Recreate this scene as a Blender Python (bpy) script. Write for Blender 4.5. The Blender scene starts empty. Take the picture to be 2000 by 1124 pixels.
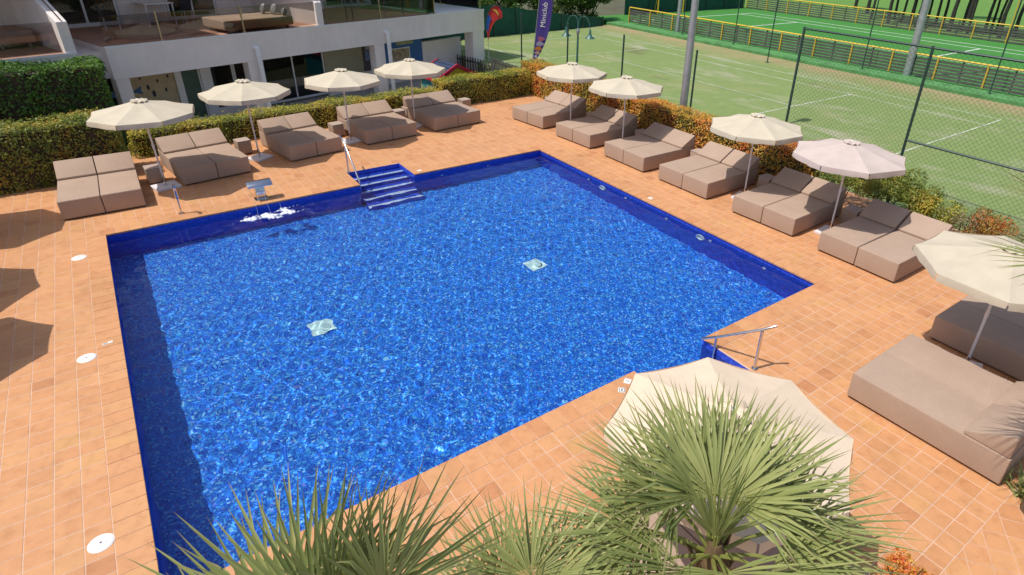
import bpy, bmesh, math, random
import numpy as np
from mathutils import Matrix, Vector

sc = bpy.context.scene
COL = sc.collection

# ------------------------------------------------------------------ camera
R3 = ((0.8020455, -0.59643111, 0.03151111),
      (-0.25471796, -0.38929695, -0.885193),
      (0.54022382, 0.70193861, -0.46415558))
CAM = (0.8787, -5.2014, 5.84)
FPX, PPX, PPY = 1190.377, 1119.684, 493.794
cam = bpy.data.cameras.new('camera')
cam_o = bpy.data.objects.new('camera', cam)
COL.objects.link(cam_o)
sc.camera = cam_o
mw = Matrix.Identity(4)
for i in range(3):
    mw[i][0] = R3[0][i]; mw[i][1] = -R3[1][i]; mw[i][2] = -R3[2][i]; mw[i][3] = CAM[i]
cam_o.matrix_world = mw
cam.sensor_fit = 'HORIZONTAL'; cam.sensor_width = 36.0
cam.lens = FPX / 2000 * 36
cam.shift_x = (1000 - PPX) / 2000
cam.shift_y = -(562 - PPY) / 2000
cam.clip_start = 0.1; cam.clip_end = 2000

# ------------------------------------------------------------------ sky, sun, exposure
SUN = Vector((-0.50, 0.13, 1.0)).normalized()
world = bpy.data.worlds.new('World'); sc.world = world; world.use_nodes = True
wn = world.node_tree
sky = wn.nodes.new('ShaderNodeTexSky'); sky.sky_type = 'NISHITA'; sky.sun_disc = False
sky.sun_elevation = math.asin(SUN.z); sky.sun_rotation = math.atan2(SUN.x, SUN.y)
sky.air_density = 1.0; sky.dust_density = 2.0; sky.ozone_density = 0.8
bg = wn.nodes['Background']; bg.inputs['Strength'].default_value = 0.125
wn.links.new(sky.outputs['Color'], bg.inputs['Color'])
sun_d = bpy.data.lights.new('sun', 'SUN'); sun_d.energy = 3.6; sun_d.angle = math.radians(0.53)
sun_d.color = (1.0, 0.955, 0.89)
sun_d.cycles.is_caustics_light = True
sun_o = bpy.data.objects.new('sun', sun_d); COL.objects.link(sun_o)
sun_o.rotation_euler = SUN.to_track_quat('Z', 'Y').to_euler()
sun_o.location = SUN * 60
vs = sc.view_settings
vs.view_transform = 'Standard'; vs.look = 'None'; vs.gamma = 1.0; vs.use_curve_mapping = False
vs.exposure = 0.10
sc.render.engine = 'CYCLES'
cy = sc.cycles
cy.use_denoising = True
cy.caustics_refractive = True; cy.caustics_reflective = False
cy.sample_clamp_indirect = 4.0
cy.max_bounces = 8; cy.diffuse_bounces = 5; cy.glossy_bounces = 3; cy.transmission_bounces = 6; cy.transparent_max_bounces = 12

rnd = random.Random(11)
NR = np.random.default_rng(11)

# ------------------------------------------------------------------ helpers: materials
def new_mat(name):
    m = bpy.data.materials.new(name); m.use_nodes = True
    nt = m.node_tree
    return m, nt, nt.nodes['Principled BSDF']

def nd(nt, t, **kw):
    n = nt.nodes.new(t)
    for k, v in kw.items(): setattr(n, k, v)
    return n

def ramp(nt, stops, interp='LINEAR'):
    r = nt.nodes.new('ShaderNodeValToRGB'); cr = r.color_ramp; cr.interpolation = interp
    while len(cr.elements) < len(stops): cr.elements.new(0.5)
    for e, (p, c) in zip(cr.elements, stops):
        e.position = p; e.color = (*c, 1)
    return r

def mixc(nt, a, b, fac, mode='MIX'):
    n = nt.nodes.new('ShaderNodeMix'); n.data_type = 'RGBA'; n.blend_type = mode
    for s, v in ((0, fac), (6, a), (7, b)):
        if hasattr(v, 'links') or hasattr(v, 'is_linked'): nt.links.new(v, n.inputs[s])
        elif s == 0: n.inputs[0].default_value = v
        else: n.inputs[s].default_value = (*v, 1)
    return n.outputs[2]

def noise(nt, scale, vec=None, detail=4, rough=0.6, dist=0.0):
    n = nt.nodes.new('ShaderNodeTexNoise'); n.inputs['Scale'].default_value = scale
    n.inputs['Detail'].default_value = detail; n.inputs['Roughness'].default_value = rough
    n.inputs['Distortion'].default_value = dist
    if vec is not None: nt.links.new(vec, n.inputs['Vector'])
    return n.outputs['Fac']

def geo_pos(nt):
    return nt.nodes.new('ShaderNodeNewGeometry').outputs['Position']

def bump(nt, b, h, strength=0.2, dist=0.01):
    n = nt.nodes.new('ShaderNodeBump'); n.inputs['Strength'].default_value = strength; n.inputs['Distance'].default_value = dist
    nt.links.new(h, n.inputs['Height']); nt.links.new(n.outputs['Normal'], b.inputs['Normal'])

def pmat(name, col, rough=0.6, var=0.15, scale=6.0, metal=0.0, bmp=0.0, bscale=120.0, spec=0.5, streak=0.0):
    """painted / fabric / plaster surface: base colour with soft blotches and fine relief"""
    m, nt, b = new_mat(name)
    p = geo_pos(nt)
    f = noise(nt, scale, p, 6, 0.65)
    lo = tuple(c * (1 - var) for c in col); hi = tuple(min(1, c * (1 + var)) for c in col)
    r = ramp(nt, [(0.3, lo), (0.7, hi)]); nt.links.new(f, r.inputs[0])
    c = r.outputs[0]
    if streak:  # rain streaks running down the wall
        mv = nd(nt, 'ShaderNodeVectorMath', operation='MULTIPLY'); mv.inputs[1].default_value = (1.3, 1.3, 0.25); nt.links.new(p, mv.inputs[0])
        rs = ramp(nt, [(0.40, (1 - streak, 1 - streak, 1 - streak * 1.15)), (0.62, (1, 1, 1))]); nt.links.new(noise(nt, 1.0, mv.outputs[0], 5, 0.7), rs.inputs[0])
        c = mixc(nt, c, rs.outputs[0], 1.0, 'MULTIPLY')
    nt.links.new(c, b.inputs['Base Color'])
    b.inputs['Roughness'].default_value = rough; b.inputs['Metallic'].default_value = metal
    b.inputs['Specular IOR Level'].default_value = spec
    if bmp: bump(nt, b, noise(nt, bscale, p, 3), bmp, 0.004)
    return m

# ------------------------------------------------------------------ helpers: meshes
class MB:
    def __init__(self): self.v = []; self.f = []; self.sm = False
    def add(self, vs, fs):
        o = len(self.v); self.v += [tuple(p) for p in vs]; self.f += [tuple(i + o for i in q) for q in fs]; return self
    def box(self, x0, x1, y0, y1, z0, z1):
        return self.add([(x0, y0, z0), (x1, y0, z0), (x1, y1, z0), (x0, y1, z0), (x0, y0, z1), (x1, y0, z1), (x1, y1, z1), (x0, y1, z1)],
                        [(3, 2, 1, 0), (4, 5, 6, 7), (0, 1, 5, 4), (1, 2, 6, 5), (2, 3, 7, 6), (3, 0, 4, 7)])
    def prism(self, poly, axis, a, b):
        """extrude polygon of (p,q) along axis from a to b"""
        n = len(poly)
        def P(p, q, t): return {'x': (t, p, q), 'y': (p, t, q), 'z': (p, q, t)}[axis]
        vs = [P(p, q, a) for p, q in poly] + [P(p, q, b) for p, q in poly]
        fs = [tuple(range(n - 1, -1, -1)), tuple(range(n, 2 * n))] + [(i, (i + 1) % n, n + (i + 1) % n, n + i) for i in range(n)]
        return self.add(vs, fs)
    def tube(self, pts, r, n=8, caps=True):
        pts = [Vector(p) for p in pts]; rs = r if isinstance(r, (list, tuple)) else [r] * len(pts)
        o = len(self.v); ref = None
        for i, p in enumerate(pts):
            t = (pts[min(i + 1, len(pts) - 1)] - pts[max(i - 1, 0)]).normalized()
            if ref is None: ref = Vector((0, 0, 1)) if abs(t.z) < 0.9 else Vector((1, 0, 0))
            s = t.cross(ref).normalized(); u = s.cross(t).normalized(); ref = u
            for k in range(n):
                a = 2 * math.pi * k / n
                self.v.append(tuple(p + (s * math.cos(a) + u * math.sin(a)) * rs[i]))
        for i in range(len(pts) - 1):
            for k in range(n):
                a, b = o + i * n + k, o + i * n + (k + 1) % n
                self.f.append((a, b, b + n, a + n))
        if caps:
            self.f.append(tuple(o + k for k in range(n - 1, -1, -1))); e = o + (len(pts) - 1) * n
            self.f.append(tuple(e + k for k in range(n)))
        return self
    def lathe(self, prof, n=16, c=(0, 0, 0)):
        o = len(self.v)
        for r, z in prof:
            for k in range(n):
                a = 2 * math.pi * k / n
                self.v.append((c[0] + r * math.cos(a), c[1] + r * math.sin(a), c[2] + z))
        for i in range(len(prof) - 1):
            for k in range(n):
                a, b = o + i * n + k, o + i * n + (k + 1) % n
                self.f.append((a, b, b + n, a + n))
        self.f.append(tuple(o + k for k in range(n - 1, -1, -1))); e = o + (len(prof) - 1) * n
        self.f.append(tuple(e + k for k in range(n)))
        return self
    def mesh(self, name, mat, bevel=0, seg=2, smooth=False):
        me = bpy.data.meshes.new(name); me.from_pydata(self.v, [], self.f)
        if bevel:
            bm = bmesh.new(); bm.from_mesh(me)
            bmesh.ops.recalc_face_normals(bm, faces=bm.faces)
            bmesh.ops.bevel(bm, geom=list(bm.edges), offset=bevel, segments=seg, profile=0.6, affect='EDGES', clamp_overlap=True)
            bm.to_mesh(me); bm.free()
        if smooth:
            for p in me.polygons: p.use_smooth = True
            if smooth != 'all': me.set_sharp_from_angle(angle=math.radians(45))
        if mat: me.materials.append(mat)
        me.update(); return me

def link(name, me, parent=None, loc=None, rot=None):
    o = bpy.data.objects.new(name, me); COL.objects.link(o)
    if parent is not None: o.parent = parent
    if loc is not None: o.location = loc
    if rot is not None: o.rotation_euler = rot
    return o

def part(name, mb, mat, parent=None, bevel=0, seg=2, smooth=False, loc=None, rot=None):
    return link(name, mb.mesh(name, mat, bevel, seg, smooth), parent, loc, rot)

def tag(o, label, cat, group=None):
    o['label'] = label; o['category'] = cat
    if group: o['group'] = group
    return o

def thing(name, label, cat, loc=(0, 0, 0), rz=0.0, group=None):
    o = link(name, None, None, loc, (0, 0, rz)); o.empty_display_size = 0.2
    return tag(o, label, cat, group)

def kind(o, k): o['kind'] = k; return o

def copy_tree(o, parent=None):
    c = o.copy(); COL.objects.link(c); c.parent = parent
    for ch in list(o.children): copy_tree(ch, c)
    return c

def np_mesh(name, V, F, mat, attrs=None, smooth=False):
    """V (n,3), F (m,4) numpy -> mesh, quick"""
    me = bpy.data.meshes.new(name)
    k = F.shape[1]
    me.vertices.add(len(V)); me.vertices.foreach_set('co', np.ascontiguousarray(V, dtype=np.float32).ravel())
    me.loops.add(F.size); me.loops.foreach_set('vertex_index', np.ascontiguousarray(F, dtype=np.int32).ravel())
    me.polygons.add(len(F)); me.polygons.foreach_set('loop_start', np.arange(0, F.size, k, dtype=np.int32))
    me.update(calc_edges=True)
    for an, av in (attrs or {}).items():
        a = me.attributes.new(an, 'FLOAT', 'POINT'); a.data.foreach_set('value', np.ascontiguousarray(av, dtype=np.float32))
    if smooth: me.polygons.foreach_set('use_smooth', np.ones(len(F), dtype=bool))
    if mat: me.materials.append(mat)
    return me

def leaves(P, N, size, aspect=0.5, jitter=0.7, rng=NR, flat=0.0):
    """kite leaves at points P with outward normals N; returns V,F,rnd"""
    n = len(P)
    d = N + rng.normal(0, jitter, (n, 3)); d[:, 2] += flat
    d /= np.linalg.norm(d, axis=1, keepdims=True) + 1e-9
    t = rng.normal(0, 1, (n, 3)); t -= d * (t * d).sum(1, keepdims=True); t /= np.linalg.norm(t, axis=1, keepdims=True) + 1e-9
    s = np.cross(d, t)
    L = (size * rng.uniform(0.6, 1.35, n))[:, None]
    base = P - t * L * 0.5
    V = np.stack([base, P + s * L * aspect * 0.5 + d * L * 0.12, P + t * L * 0.5, P - s * L * aspect * 0.5 + d * L * 0.12], 1).reshape(-1, 3)
    F = np.arange(4 * n).reshape(n, 4)
    r = np.repeat(rng.uniform(0, 1, n), 4)
    return V, F, r

def leaf_mat(name, stops, patch=1.2, patch_w=0.55, rough=0.45, transl=0.35):
    m, nt, b = new_mat(name)
    a = nd(nt, 'ShaderNodeAttribute', attribute_name='rnd')
    p = geo_pos(nt)
    f = noise(nt, patch, p, 3, 0.6)
    mp = nd(nt, 'ShaderNodeMapRange'); mp.inputs[1].default_value = 0.32; mp.inputs[2].default_value = 0.68
    nt.links.new(f, mp.inputs[0])
    mx = nd(nt, 'ShaderNodeMix'); mx.data_type = 'FLOAT'; mx.inputs[0].default_value = patch_w
    nt.links.new(a.outputs['Fac'], mx.inputs[2]); nt.links.new(mp.outputs[0], mx.inputs[3])
    r = ramp(nt, stops); nt.links.new(mx.outputs[0], r.inputs[0])
    nt.links.new(r.outputs[0], b.inputs['Base Color']); b.inputs['Roughness'].default_value = rough
    b.inputs['Specular IOR Level'].default_value = 0.35
    tr = nd(nt, 'ShaderNodeBsdfTranslucent'); nt.links.new(r.outputs[0], tr.inputs['Color'])
    ms = nd(nt, 'ShaderNodeMixShader'); ms.inputs[0].default_value = transl
    nt.links.new(b.outputs[0], ms.inputs[1]); nt.links.new(tr.outputs[0], ms.inputs[2])
    nt.links.new(ms.outputs[0], nt.nodes['Material Output'].inputs['Surface'])
    return m

def clear_glass(name, tint=(0.9, 0.93, 0.92), refl=1.0):
    """thin pane: see-through with fresnel reflection"""
    m, nt, b = new_mat(name); nt.nodes.remove(b)
    t = nd(nt, 'ShaderNodeBsdfTransparent'); t.inputs[0].default_value = (*tint, 1)
    g = nd(nt, 'ShaderNodeBsdfGlossy'); g.inputs['Roughness'].default_value = 0.02
    fr = nd(nt, 'ShaderNodeFresnel'); fr.inputs[0].default_value = 1.5
    ms = nd(nt, 'ShaderNodeMixShader'); nt.links.new(fr.outputs[0], ms.inputs[0])
    nt.links.new(t.outputs[0], ms.inputs[1]); nt.links.new(g.outputs[0], ms.inputs[2])
    nt.links.new(ms.outputs[0], nt.nodes['Material Output'].inputs['Surface'])
    return m

def text_part(name, body, mat, parent, size, loc, rot, align='CENTER'):
    cu = bpy.data.curves.new(name, 'FONT'); cu.body = body; cu.size = size; cu.align_x = align; cu.align_y = 'CENTER'
    cu.extrude = 0.0015; cu.resolution_u = 3
    tmp = bpy.data.objects.new(name + '_curve', cu); COL.objects.link(tmp)
    dg = bpy.context.evaluated_depsgraph_get(); me = bpy.data.meshes.new_from_object(tmp.evaluated_get(dg))
    bpy.data.objects.remove(tmp); me.materials.clear(); me.materials.append(mat)
    return link(name, me, parent, loc, rot)

# ================================================================== SETTING
# ------------------------------------------------------------------ materials of the setting
def tile_mat(name, source):
    m, nt, b = new_mat(name)
    if source == 'obj':
        r0 = nd(nt, 'ShaderNodeObjectInfo').outputs['Random']
    else:
        r0 = nd(nt, 'ShaderNodeAttribute', attribute_name='rnd').outputs['Fac']
    p = geo_pos(nt)
    rp = ramp(nt, [(0.0, (0.500, 0.222, 0.096)), (0.06, (0.566, 0.270, 0.118)), (0.5, (0.588, 0.288, 0.130)), (0.94, (0.600, 0.305, 0.136)), (1.0, (0.580, 0.305, 0.122))])
    nt.links.new(r0, rp.inputs[0])
    n1 = noise(nt, 7.0, p, 5, 0.65, 0.5)
    rb = ramp(nt, [(0.28, (0.88, 0.82, 0.76)), (0.50, (1.0, 1.0, 1.0)), (0.75, (1.07, 1.05, 1.02))]); nt.links.new(n1, rb.inputs[0])
    c = mixc(nt, rp.outputs[0], rb.outputs[0], 1.0, 'MULTIPLY')
    n2 = noise(nt, 0.8, p, 6, 0.65, 0.6)
    rl = ramp(nt, [(0.30, (0.86, 0.86, 0.83)), (0.5, (1.0, 1.0, 1.0)), (0.70, (1.05, 1.03, 1.02))]); nt.links.new(n2, rl.inputs[0])
    c = mixc(nt, c, rl.outputs[0], 1.0, 'MULTIPLY')
    # scattered dark specks and worn scuffs
    n3 = noise(nt, 38.0, p, 2, 0.5)
    rs = ramp(nt, [(0.26, (0.55, 0.48, 0.42)), (0.33, (1, 1, 1))]); nt.links.new(n3, rs.inputs[0])
    c = mixc(nt, c, rs.outputs[0], 0.5, 'MULTIPLY')
    nt.links.new(c, b.inputs['Base Color'])
    rr = ramp(nt, [(0.3, (0.5, 0.5, 0.5)), (0.7, (0.72, 0.72, 0.72))]); nt.links.new(n1, rr.inputs[0])
    nt.links.new(rr.outputs[0], b.inputs['Roughness'])
    bump(nt, b, noise(nt, 60, p, 4), 0.12, 0.004)
    return m
M_TILE_O = tile_mat('terracotta_piece', 'obj')
M_TILE_F = tile_mat('terracotta_field', 'attr')
M_GROUT = pmat('grout', (0.60, 0.42, 0.315), 0.9, 0.14, 3.0, bmp=0.3)

def mosaic_mat(name, stops, cell=0.027, grout=(0.05, 0.30, 0.78)):
    m, nt, b = new_mat(name)
    g = nd(nt, 'ShaderNodeNewGeometry')
    v = nd(nt, 'ShaderNodeVectorMath', operation='MULTIPLY_ADD')
    v.inputs[1].default_value = (1 / cell,) * 3; v.inputs[2].default_value = (0.37, 0.41, 0.43)
    nt.links.new(g.outputs['Position'], v.inputs[0])
    fl = nd(nt, 'ShaderNodeVectorMath', operation='FLOOR'); nt.links.new(v.outputs[0], fl.inputs[0])
    wn_ = nd(nt, 'ShaderNodeTexWhiteNoise', noise_dimensions='3D'); nt.links.new(fl.outputs[0], wn_.inputs['Vector'])
    rp = ramp(nt, stops, 'CONSTANT'); nt.links.new(wn_.outputs['Value'], rp.inputs[0])
    fr = nd(nt, 'ShaderNodeVectorMath', operation='FRACTION'); nt.links.new(v.outputs[0], fr.inputs[0])
    sb = nd(nt, 'ShaderNodeVectorMath', operation='SUBTRACT'); sb.inputs[1].default_value = (0.5,) * 3; nt.links.new(fr.outputs[0], sb.inputs[0])
    ab = nd(nt, 'ShaderNodeVectorMath', operation='ABSOLUTE'); nt.links.new(sb.outputs[0], ab.inputs[0])
    an = nd(nt, 'ShaderNodeVectorMath', operation='ABSOLUTE'); nt.links.new(g.outputs['True Normal'], an.inputs[0])
    s2 = nd(nt, 'ShaderNodeVectorMath', operation='SUBTRACT'); nt.links.new(ab.outputs[0], s2.inputs[0]); nt.links.new(an.outputs[0], s2.inputs[1])
    sx = nd(nt, 'ShaderNodeSeparateXYZ'); nt.links.new(s2.outputs[0], sx.inputs[0])
    m1 = nd(nt, 'ShaderNodeMath', operation='MAXIMUM'); nt.links.new(sx.outputs[0], m1.inputs[0]); nt.links.new(sx.outputs[1], m1.inputs[1])
    m2 = nd(nt, 'ShaderNodeMath', operation='MAXIMUM'); nt.links.new(m1.outputs[0], m2.inputs[0]); nt.links.new(sx.outputs[2], m2.inputs[1])
    gt = nd(nt, 'ShaderNodeMath', operation='GREATER_THAN'); gt.inputs[1].default_value = 0.44; nt.links.new(m2.outputs[0], gt.inputs[0])
    c = mixc(nt, rp.outputs[0], grout, gt.outputs[0])
    nt.links.new(c, b.inputs['Base Color']); b.inputs['Roughness'].default_value = 0.35
    return m
BLUES = [(0.0, (0.003, 0.055, 0.54)), (0.15, (0.006, 0.110, 0.68)), (0.38, (0.014, 0.185, 0.80)), (0.60, (0.030, 0.300, 0.88)), (0.72, (0.003, 0.050, 0.50)), (0.81, (0.110, 0.480, 0.92)), (0.92, (0.30, 0.64, 0.94)), (0.972, (0.20, 0.20, 0.66))]
M_MOSAIC = mosaic_mat('pool_mosaic', BLUES)
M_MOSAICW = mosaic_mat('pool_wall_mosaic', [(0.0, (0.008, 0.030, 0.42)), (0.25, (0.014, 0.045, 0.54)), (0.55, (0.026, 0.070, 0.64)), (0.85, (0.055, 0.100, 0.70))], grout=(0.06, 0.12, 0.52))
M_WHITE = pmat('white_paint', (0.80, 0.78, 0.75), 0.55, 0.05)
M_RENDER = pmat('white_render', (0.87, 0.785, 0.735), 0.85, 0.05, 1.2, bmp=0.25, bscale=60, streak=0.07)
M_STEEL = pmat('polished_steel', (0.62, 0.63, 0.65), 0.18, 0.05, 9, metal=1.0)
M_DARK = pmat('dark_void', (0.02, 0.02, 0.02), 0.7, 0.2)

# ------------------------------------------------------------------ ground
gm_, gnt, gb = new_mat('earth')
gp = geo_pos(gnt)
gr = ramp(gnt, [(0.3, (0.07, 0.06, 0.04)), (0.5, (0.10, 0.10, 0.05)), (0.75, (0.06, 0.10, 0.03))]); gnt.links.new(noise(gnt, 0.6, gp, 8, 0.7), gr.inputs[0])
gnt.links.new(gr.outputs[0], gb.inputs['Base Color']); gb.inputs['Roughness'].default_value = 0.95
bump(gnt, gb, noise(gnt, 12, gp, 6), 0.5, 0.05)
# the ground sheet carries a real pit for the pool basin
PIT = (-0.6, 11.4, -1.6, 11.2)
XS = [-500, PIT[0], PIT[1], 600]; YS = [-500, PIT[2], PIT[3], 600]
mb = MB()
for i in range(3):
    for j in range(3):
        if i == 1 and j == 1: continue
        mb.add([(XS[i], YS[j], -0.72), (XS[i + 1], YS[j], -0.72), (XS[i + 1], YS[j + 1], -0.72), (XS[i], YS[j + 1], -0.72)], [(0, 1, 2, 3)])
kind(part('ground', mb, gm_), 'structure')

# ------------------------------------------------------------------ pool deck: bed of grout with a hole for the pool and its two stair bays
LX, LY, ZF, ZW = 10.86, 9.60, -1.20, -0.12
BAY_B = (5.35, 6.80, 9.60, 10.62)       # stair bay on the building side
BAY_F = (6.15, 7.63, -0.95, 0.0)        # stair bay on the near side
HOLES = [(0, LX, 0, LY), BAY_B, BAY_F]
BED = (-1.0, 3.42, -4.32, -3.05)        # planting bed of the palms
xs = sorted({-12.0, 15.9, 0, LX, *BAY_B[:2], *BAY_F[:2]}); ys = sorted({-10.0, 15.75, 0, LY, BAY_B[3], BAY_F[2]})
mb = MB()
for i in range(len(xs) - 1):
    for j in range(len(ys) - 1):
        cx, cyy = (xs[i] + xs[i + 1]) / 2, (ys[j] + ys[j + 1]) / 2
        if any(h[0] < cx < h[1] and h[2] < cyy < h[3] for h in HOLES): continue
        z = -0.0025
        mb.add([(xs[i], ys[j], z), (xs[i + 1], ys[j], z), (xs[i + 1], ys[j + 1], z), (xs[i], ys[j + 1], z)], [(0, 1, 2, 3)])
for a, b_ in (((-12, 15.75), (15.9, 15.75)), ((-12, -10), (-12, 15.75)), ((15.9, 15.75), (15.9, -10)), ((15.9, -10), (-12, -10))):
    mb.add([(a[0], a[1], -0.0035), (b_[0], b_[1], -0.0035), (b_[0], b_[1], -0.74), (a[0], a[1], -0.74)], [(0, 1, 2, 3)])
deck = kind(part('pool_deck', mb, M_GROUT), 'structure')

# tiles: rectangles (x0,x1,y0,y1) in five zones
P_ = 0.252; G_ = 0.0078
rects = []
def zone(x0, x1, y0, y1, px, py, stagger=0):
    i0 = math.floor((x0 - px) / P_); i1 = math.ceil((x1 - px) / P_)
    for i in range(i0, i1):
        a, b_ = px + i * P_, px + (i + 1) * P_
        off = P_ * 0.5 if (stagger and i % 2) else 0
        j0 = math.floor((y0 - py - off) / P_); j1 = math.ceil((y1 - py - off) / P_)
        for j in range(j0, j1):
            c, d = py + off + j * P_, py + off + (j + 1) * P_
            ra = [max(a, x0), min(b_, x1), max(c, y0), min(d, y1)]
            for h in (BAY_B, BAY_F, BED):
                hx0, hx1, hy0, hy1 = h
                if ra[0] < hx1 and ra[1] > hx0 and ra[2] < hy1 and ra[3] > hy0:
                    opts = [[ra[0], min(ra[1], hx0), ra[2], ra[3]], [max(ra[0], hx1), ra[1], ra[2], ra[3]], [ra[0], ra[1], ra[2], min(ra[3], hy0)], [ra[0], ra[1], max(ra[2], hy1), ra[3]]]
                    ra = max(opts, key=lambda q: max(0, q[1] - q[0]) * max(0, q[3] - q[2]))
            if ra[1] - ra[0] > 0.03 and ra[3] - ra[2] > 0.03: rects.append(tuple(ra))
C_ = 0.31
zone(-4.2, 15.85, -4.32, -C_, 3.12, -C_)
zone(-4.2, -C_, -C_, 15.74, -C_, 2.13)
zone(-C_, 15.85, LY + C_, 15.74, 3.12, LY + C_)
zone(LX + C_, 15.85, -C_, LY + C_, LX + C_, -C_, 1)
# coping pieces, nose 3 cm over the water
cop = []
def run(a0, a1, horizontal, inner, outer, skip=None):
    n = round((a1 - a0) / P_); st = (a1 - a0) / n
    for k in range(n):
        s0, s1 = a0 + k * st, a0 + (k + 1) * st
        if skip and s1 > skip[0] + 1e-6 and s0 < skip[1] - 1e-6:
            if s0 < skip[0] - 0.04: s1 = skip[0]
            elif s1 > skip[1] + 0.04: s0 = skip[1]
            else: continue
        cop.append((s0, s1, min(inner, outer), max(inner, outer)) if horizontal else (min(inner, outer), max(inner, outer), s0, s1))
run(-C_, LX + C_, True, 0.03, -C_, BAY_F[:2]); run(-C_, LX + C_, True, LY - 0.03, LY + C_, BAY_B[:2])
run(0.03, LY - 0.03, False, 0.03, -C_); run(0.03, LY - 0.03, False, LX - 0.03, LX + C_)

def project(x, y, z):
    d = (x - CAM[0], y - CAM[1], z - CAM[2])
    q = [sum(R3[i][k] * d[k] for k in range(3)) for i in range(3)]
    if q[2] <= 0.1: return None
    return q[0] / q[2] * FPX + PPX, q[1] / q[2] * FPX + PPY, q[2]
def shown(r):
    c = project((r[0] + r[1]) / 2, (r[2] + r[3]) / 2, 0)
    if not c or not (-20 < c[0] < 2020 and -20 < c[1] < 1144): return 0
    # pieces that lie under a parasol, a bed or the palms count for less
    x, y = c[0], c[1]
    if 1190 < x < 1670 and y > 700 and y > 1000 - (x - 1190) * 1.2 and y > 700 + (x - 1400) * 0.85: return 0
    if x > 1660 and y > 655 and y < 790 + (x - 1660) * 0.56: return 0
    if 330 < x < 870 and y > 930: return 0
    return (r[1] - r[0]) * (r[3] - r[2]) / c[2] ** 2
order = sorted(range(len(rects)), key=lambda i: -shown(rects[i]))
single = set(i for i in order[:300])
def tile_verts(r, top, thick=0.009, bev=0.004):
    x0, x1, y0, y1 = r[0] + G_ / 2, r[1] - G_ / 2, r[2] + G_ / 2, r[3] - G_ / 2
    b = bev
    return [(x0, y0, top - thick), (x1, y0, top - thick), (x1, y1, top - thick), (x0, y1, top - thick),
            (x0, y0, top - b * .6), (x1, y0, top - b * .6), (x1, y1, top - b * .6), (x0, y1, top - b * .6),
            (x0 + b, y0 + b, top), (x1 - b, y0 + b, top), (x1 - b, y1 - b, top), (x0 + b, y1 - b, top)]
TF = [(0, 1, 5, 4), (1, 2, 6, 5), (2, 3, 7, 6), (3, 0, 4, 7), (4, 5, 9, 8), (5, 6, 10, 9), (6, 7, 11, 10), (7, 4, 8, 11), (8, 9, 10, 11)]
cache = {}
def tile_obj(name, r, z, thick=0.009):
    w, h = round(r[1] - r[0], 3), round(r[3] - r[2], 3); key = (name, w, h)
    if key not in cache:
        q = MB().add(tile_verts((-w / 2, w / 2, -h / 2, h / 2), 0.0, thick), TF)
        cache[key] = q.mesh(name, M_TILE_O)
    o = link(name, cache[key], deck, ((r[0] + r[1]) / 2, (r[2] + r[3]) / 2, z))
    o.rotation_euler = (rnd.gauss(0, 0.0015), rnd.gauss(0, 0.0015), rnd.gauss(0, 0.004))
    return o
V, F, A = [], [], []
for i, r in enumerate(rects):
    z = rnd.gauss(0, 0.0006)
    if i in single: tile_obj('tile', r, z)
    else:
        o = len(V); V += tile_verts(r, z); F += [tuple(k + o for k in q) for q in TF]; A += [rnd.random()] * 12
# diagonal paving beyond the border row
def clip(poly, y):
    out = []
    for k in range(len(poly)):
        a, b_ = poly[k], poly[(k + 1) % len(poly)]
        ia, ib = a[1] <= y, b_[1] <= y
        if ia: out.append(a)
        if ia != ib:
            t = (y - a[1]) / (b_[1] - a[1]); out.append((a[0] + (b_[0] - a[0]) * t, y))
    return out
th = math.radians(-55); ct, st_ = math.cos(th), math.sin(th)
diag = []
for i in range(-14, 15):
    for j in range(-14, 15):
        q = [((i + dx) * P_ + sx_, (j + dy) * P_ + sy_) for dx, dy, sx_, sy_ in ((0, 0, G_ / 2, G_ / 2), (1, 0, -G_ / 2, G_ / 2), (1, 1, -G_ / 2, -G_ / 2), (0, 1, G_ / 2, -G_ / 2))]
        q = [(7.53 + ct * a - st_ * b_, -4.33 + st_ * a + ct * b_) for a, b_ in q]
        q = clip(q, -4.325)
        if len(q) >= 3 and max(p[0] for p in q) < 8.6 and max(p[0] for p in q) > 4.2: diag.append(q)
V2, F2, A2 = [], [], []
for q in diag:
    n = len(q); o = len(V2); z = rnd.gauss(0, 0.0005)
    V2 += [(x, y, z - 0.009) for x, y in q] + [(x, y, z) for x, y in q]
    F2.append(tuple(range(o + n, o + 2 * n))); F2 += [(o + k, o + (k + 1) % n, o + n + (k + 1) % n, o + n + k) for k in range(n)]; A2 += [rnd.random()] * 2 * n
def field(name, V, F, A):
    me = bpy.data.meshes.new(name); me.from_pydata(V, [], F)
    a = me.attributes.new('rnd', 'FLOAT', 'POINT'); a.data.foreach_set('value', A)
    me.materials.append(M_TILE_F); o = link(name, me, deck); return kind(o, 'stuff')
field('tile_field', V, F, A); field('diagonal_tile_field', V2, F2, A2)
for r in cop: tile_obj('coping_tile', r, 0.004 + rnd.gauss(0, 0.0005), 0.035)

soil = pmat('soil', (0.10, 0.065, 0.04), 0.95, 0.4, 9, bmp=0.6, bscale=30)
kind(part('planting_bed', MB().box(BED[0], BED[1], BED[2], BED[3], -0.003, 0.05), soil), 'structure')

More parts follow.
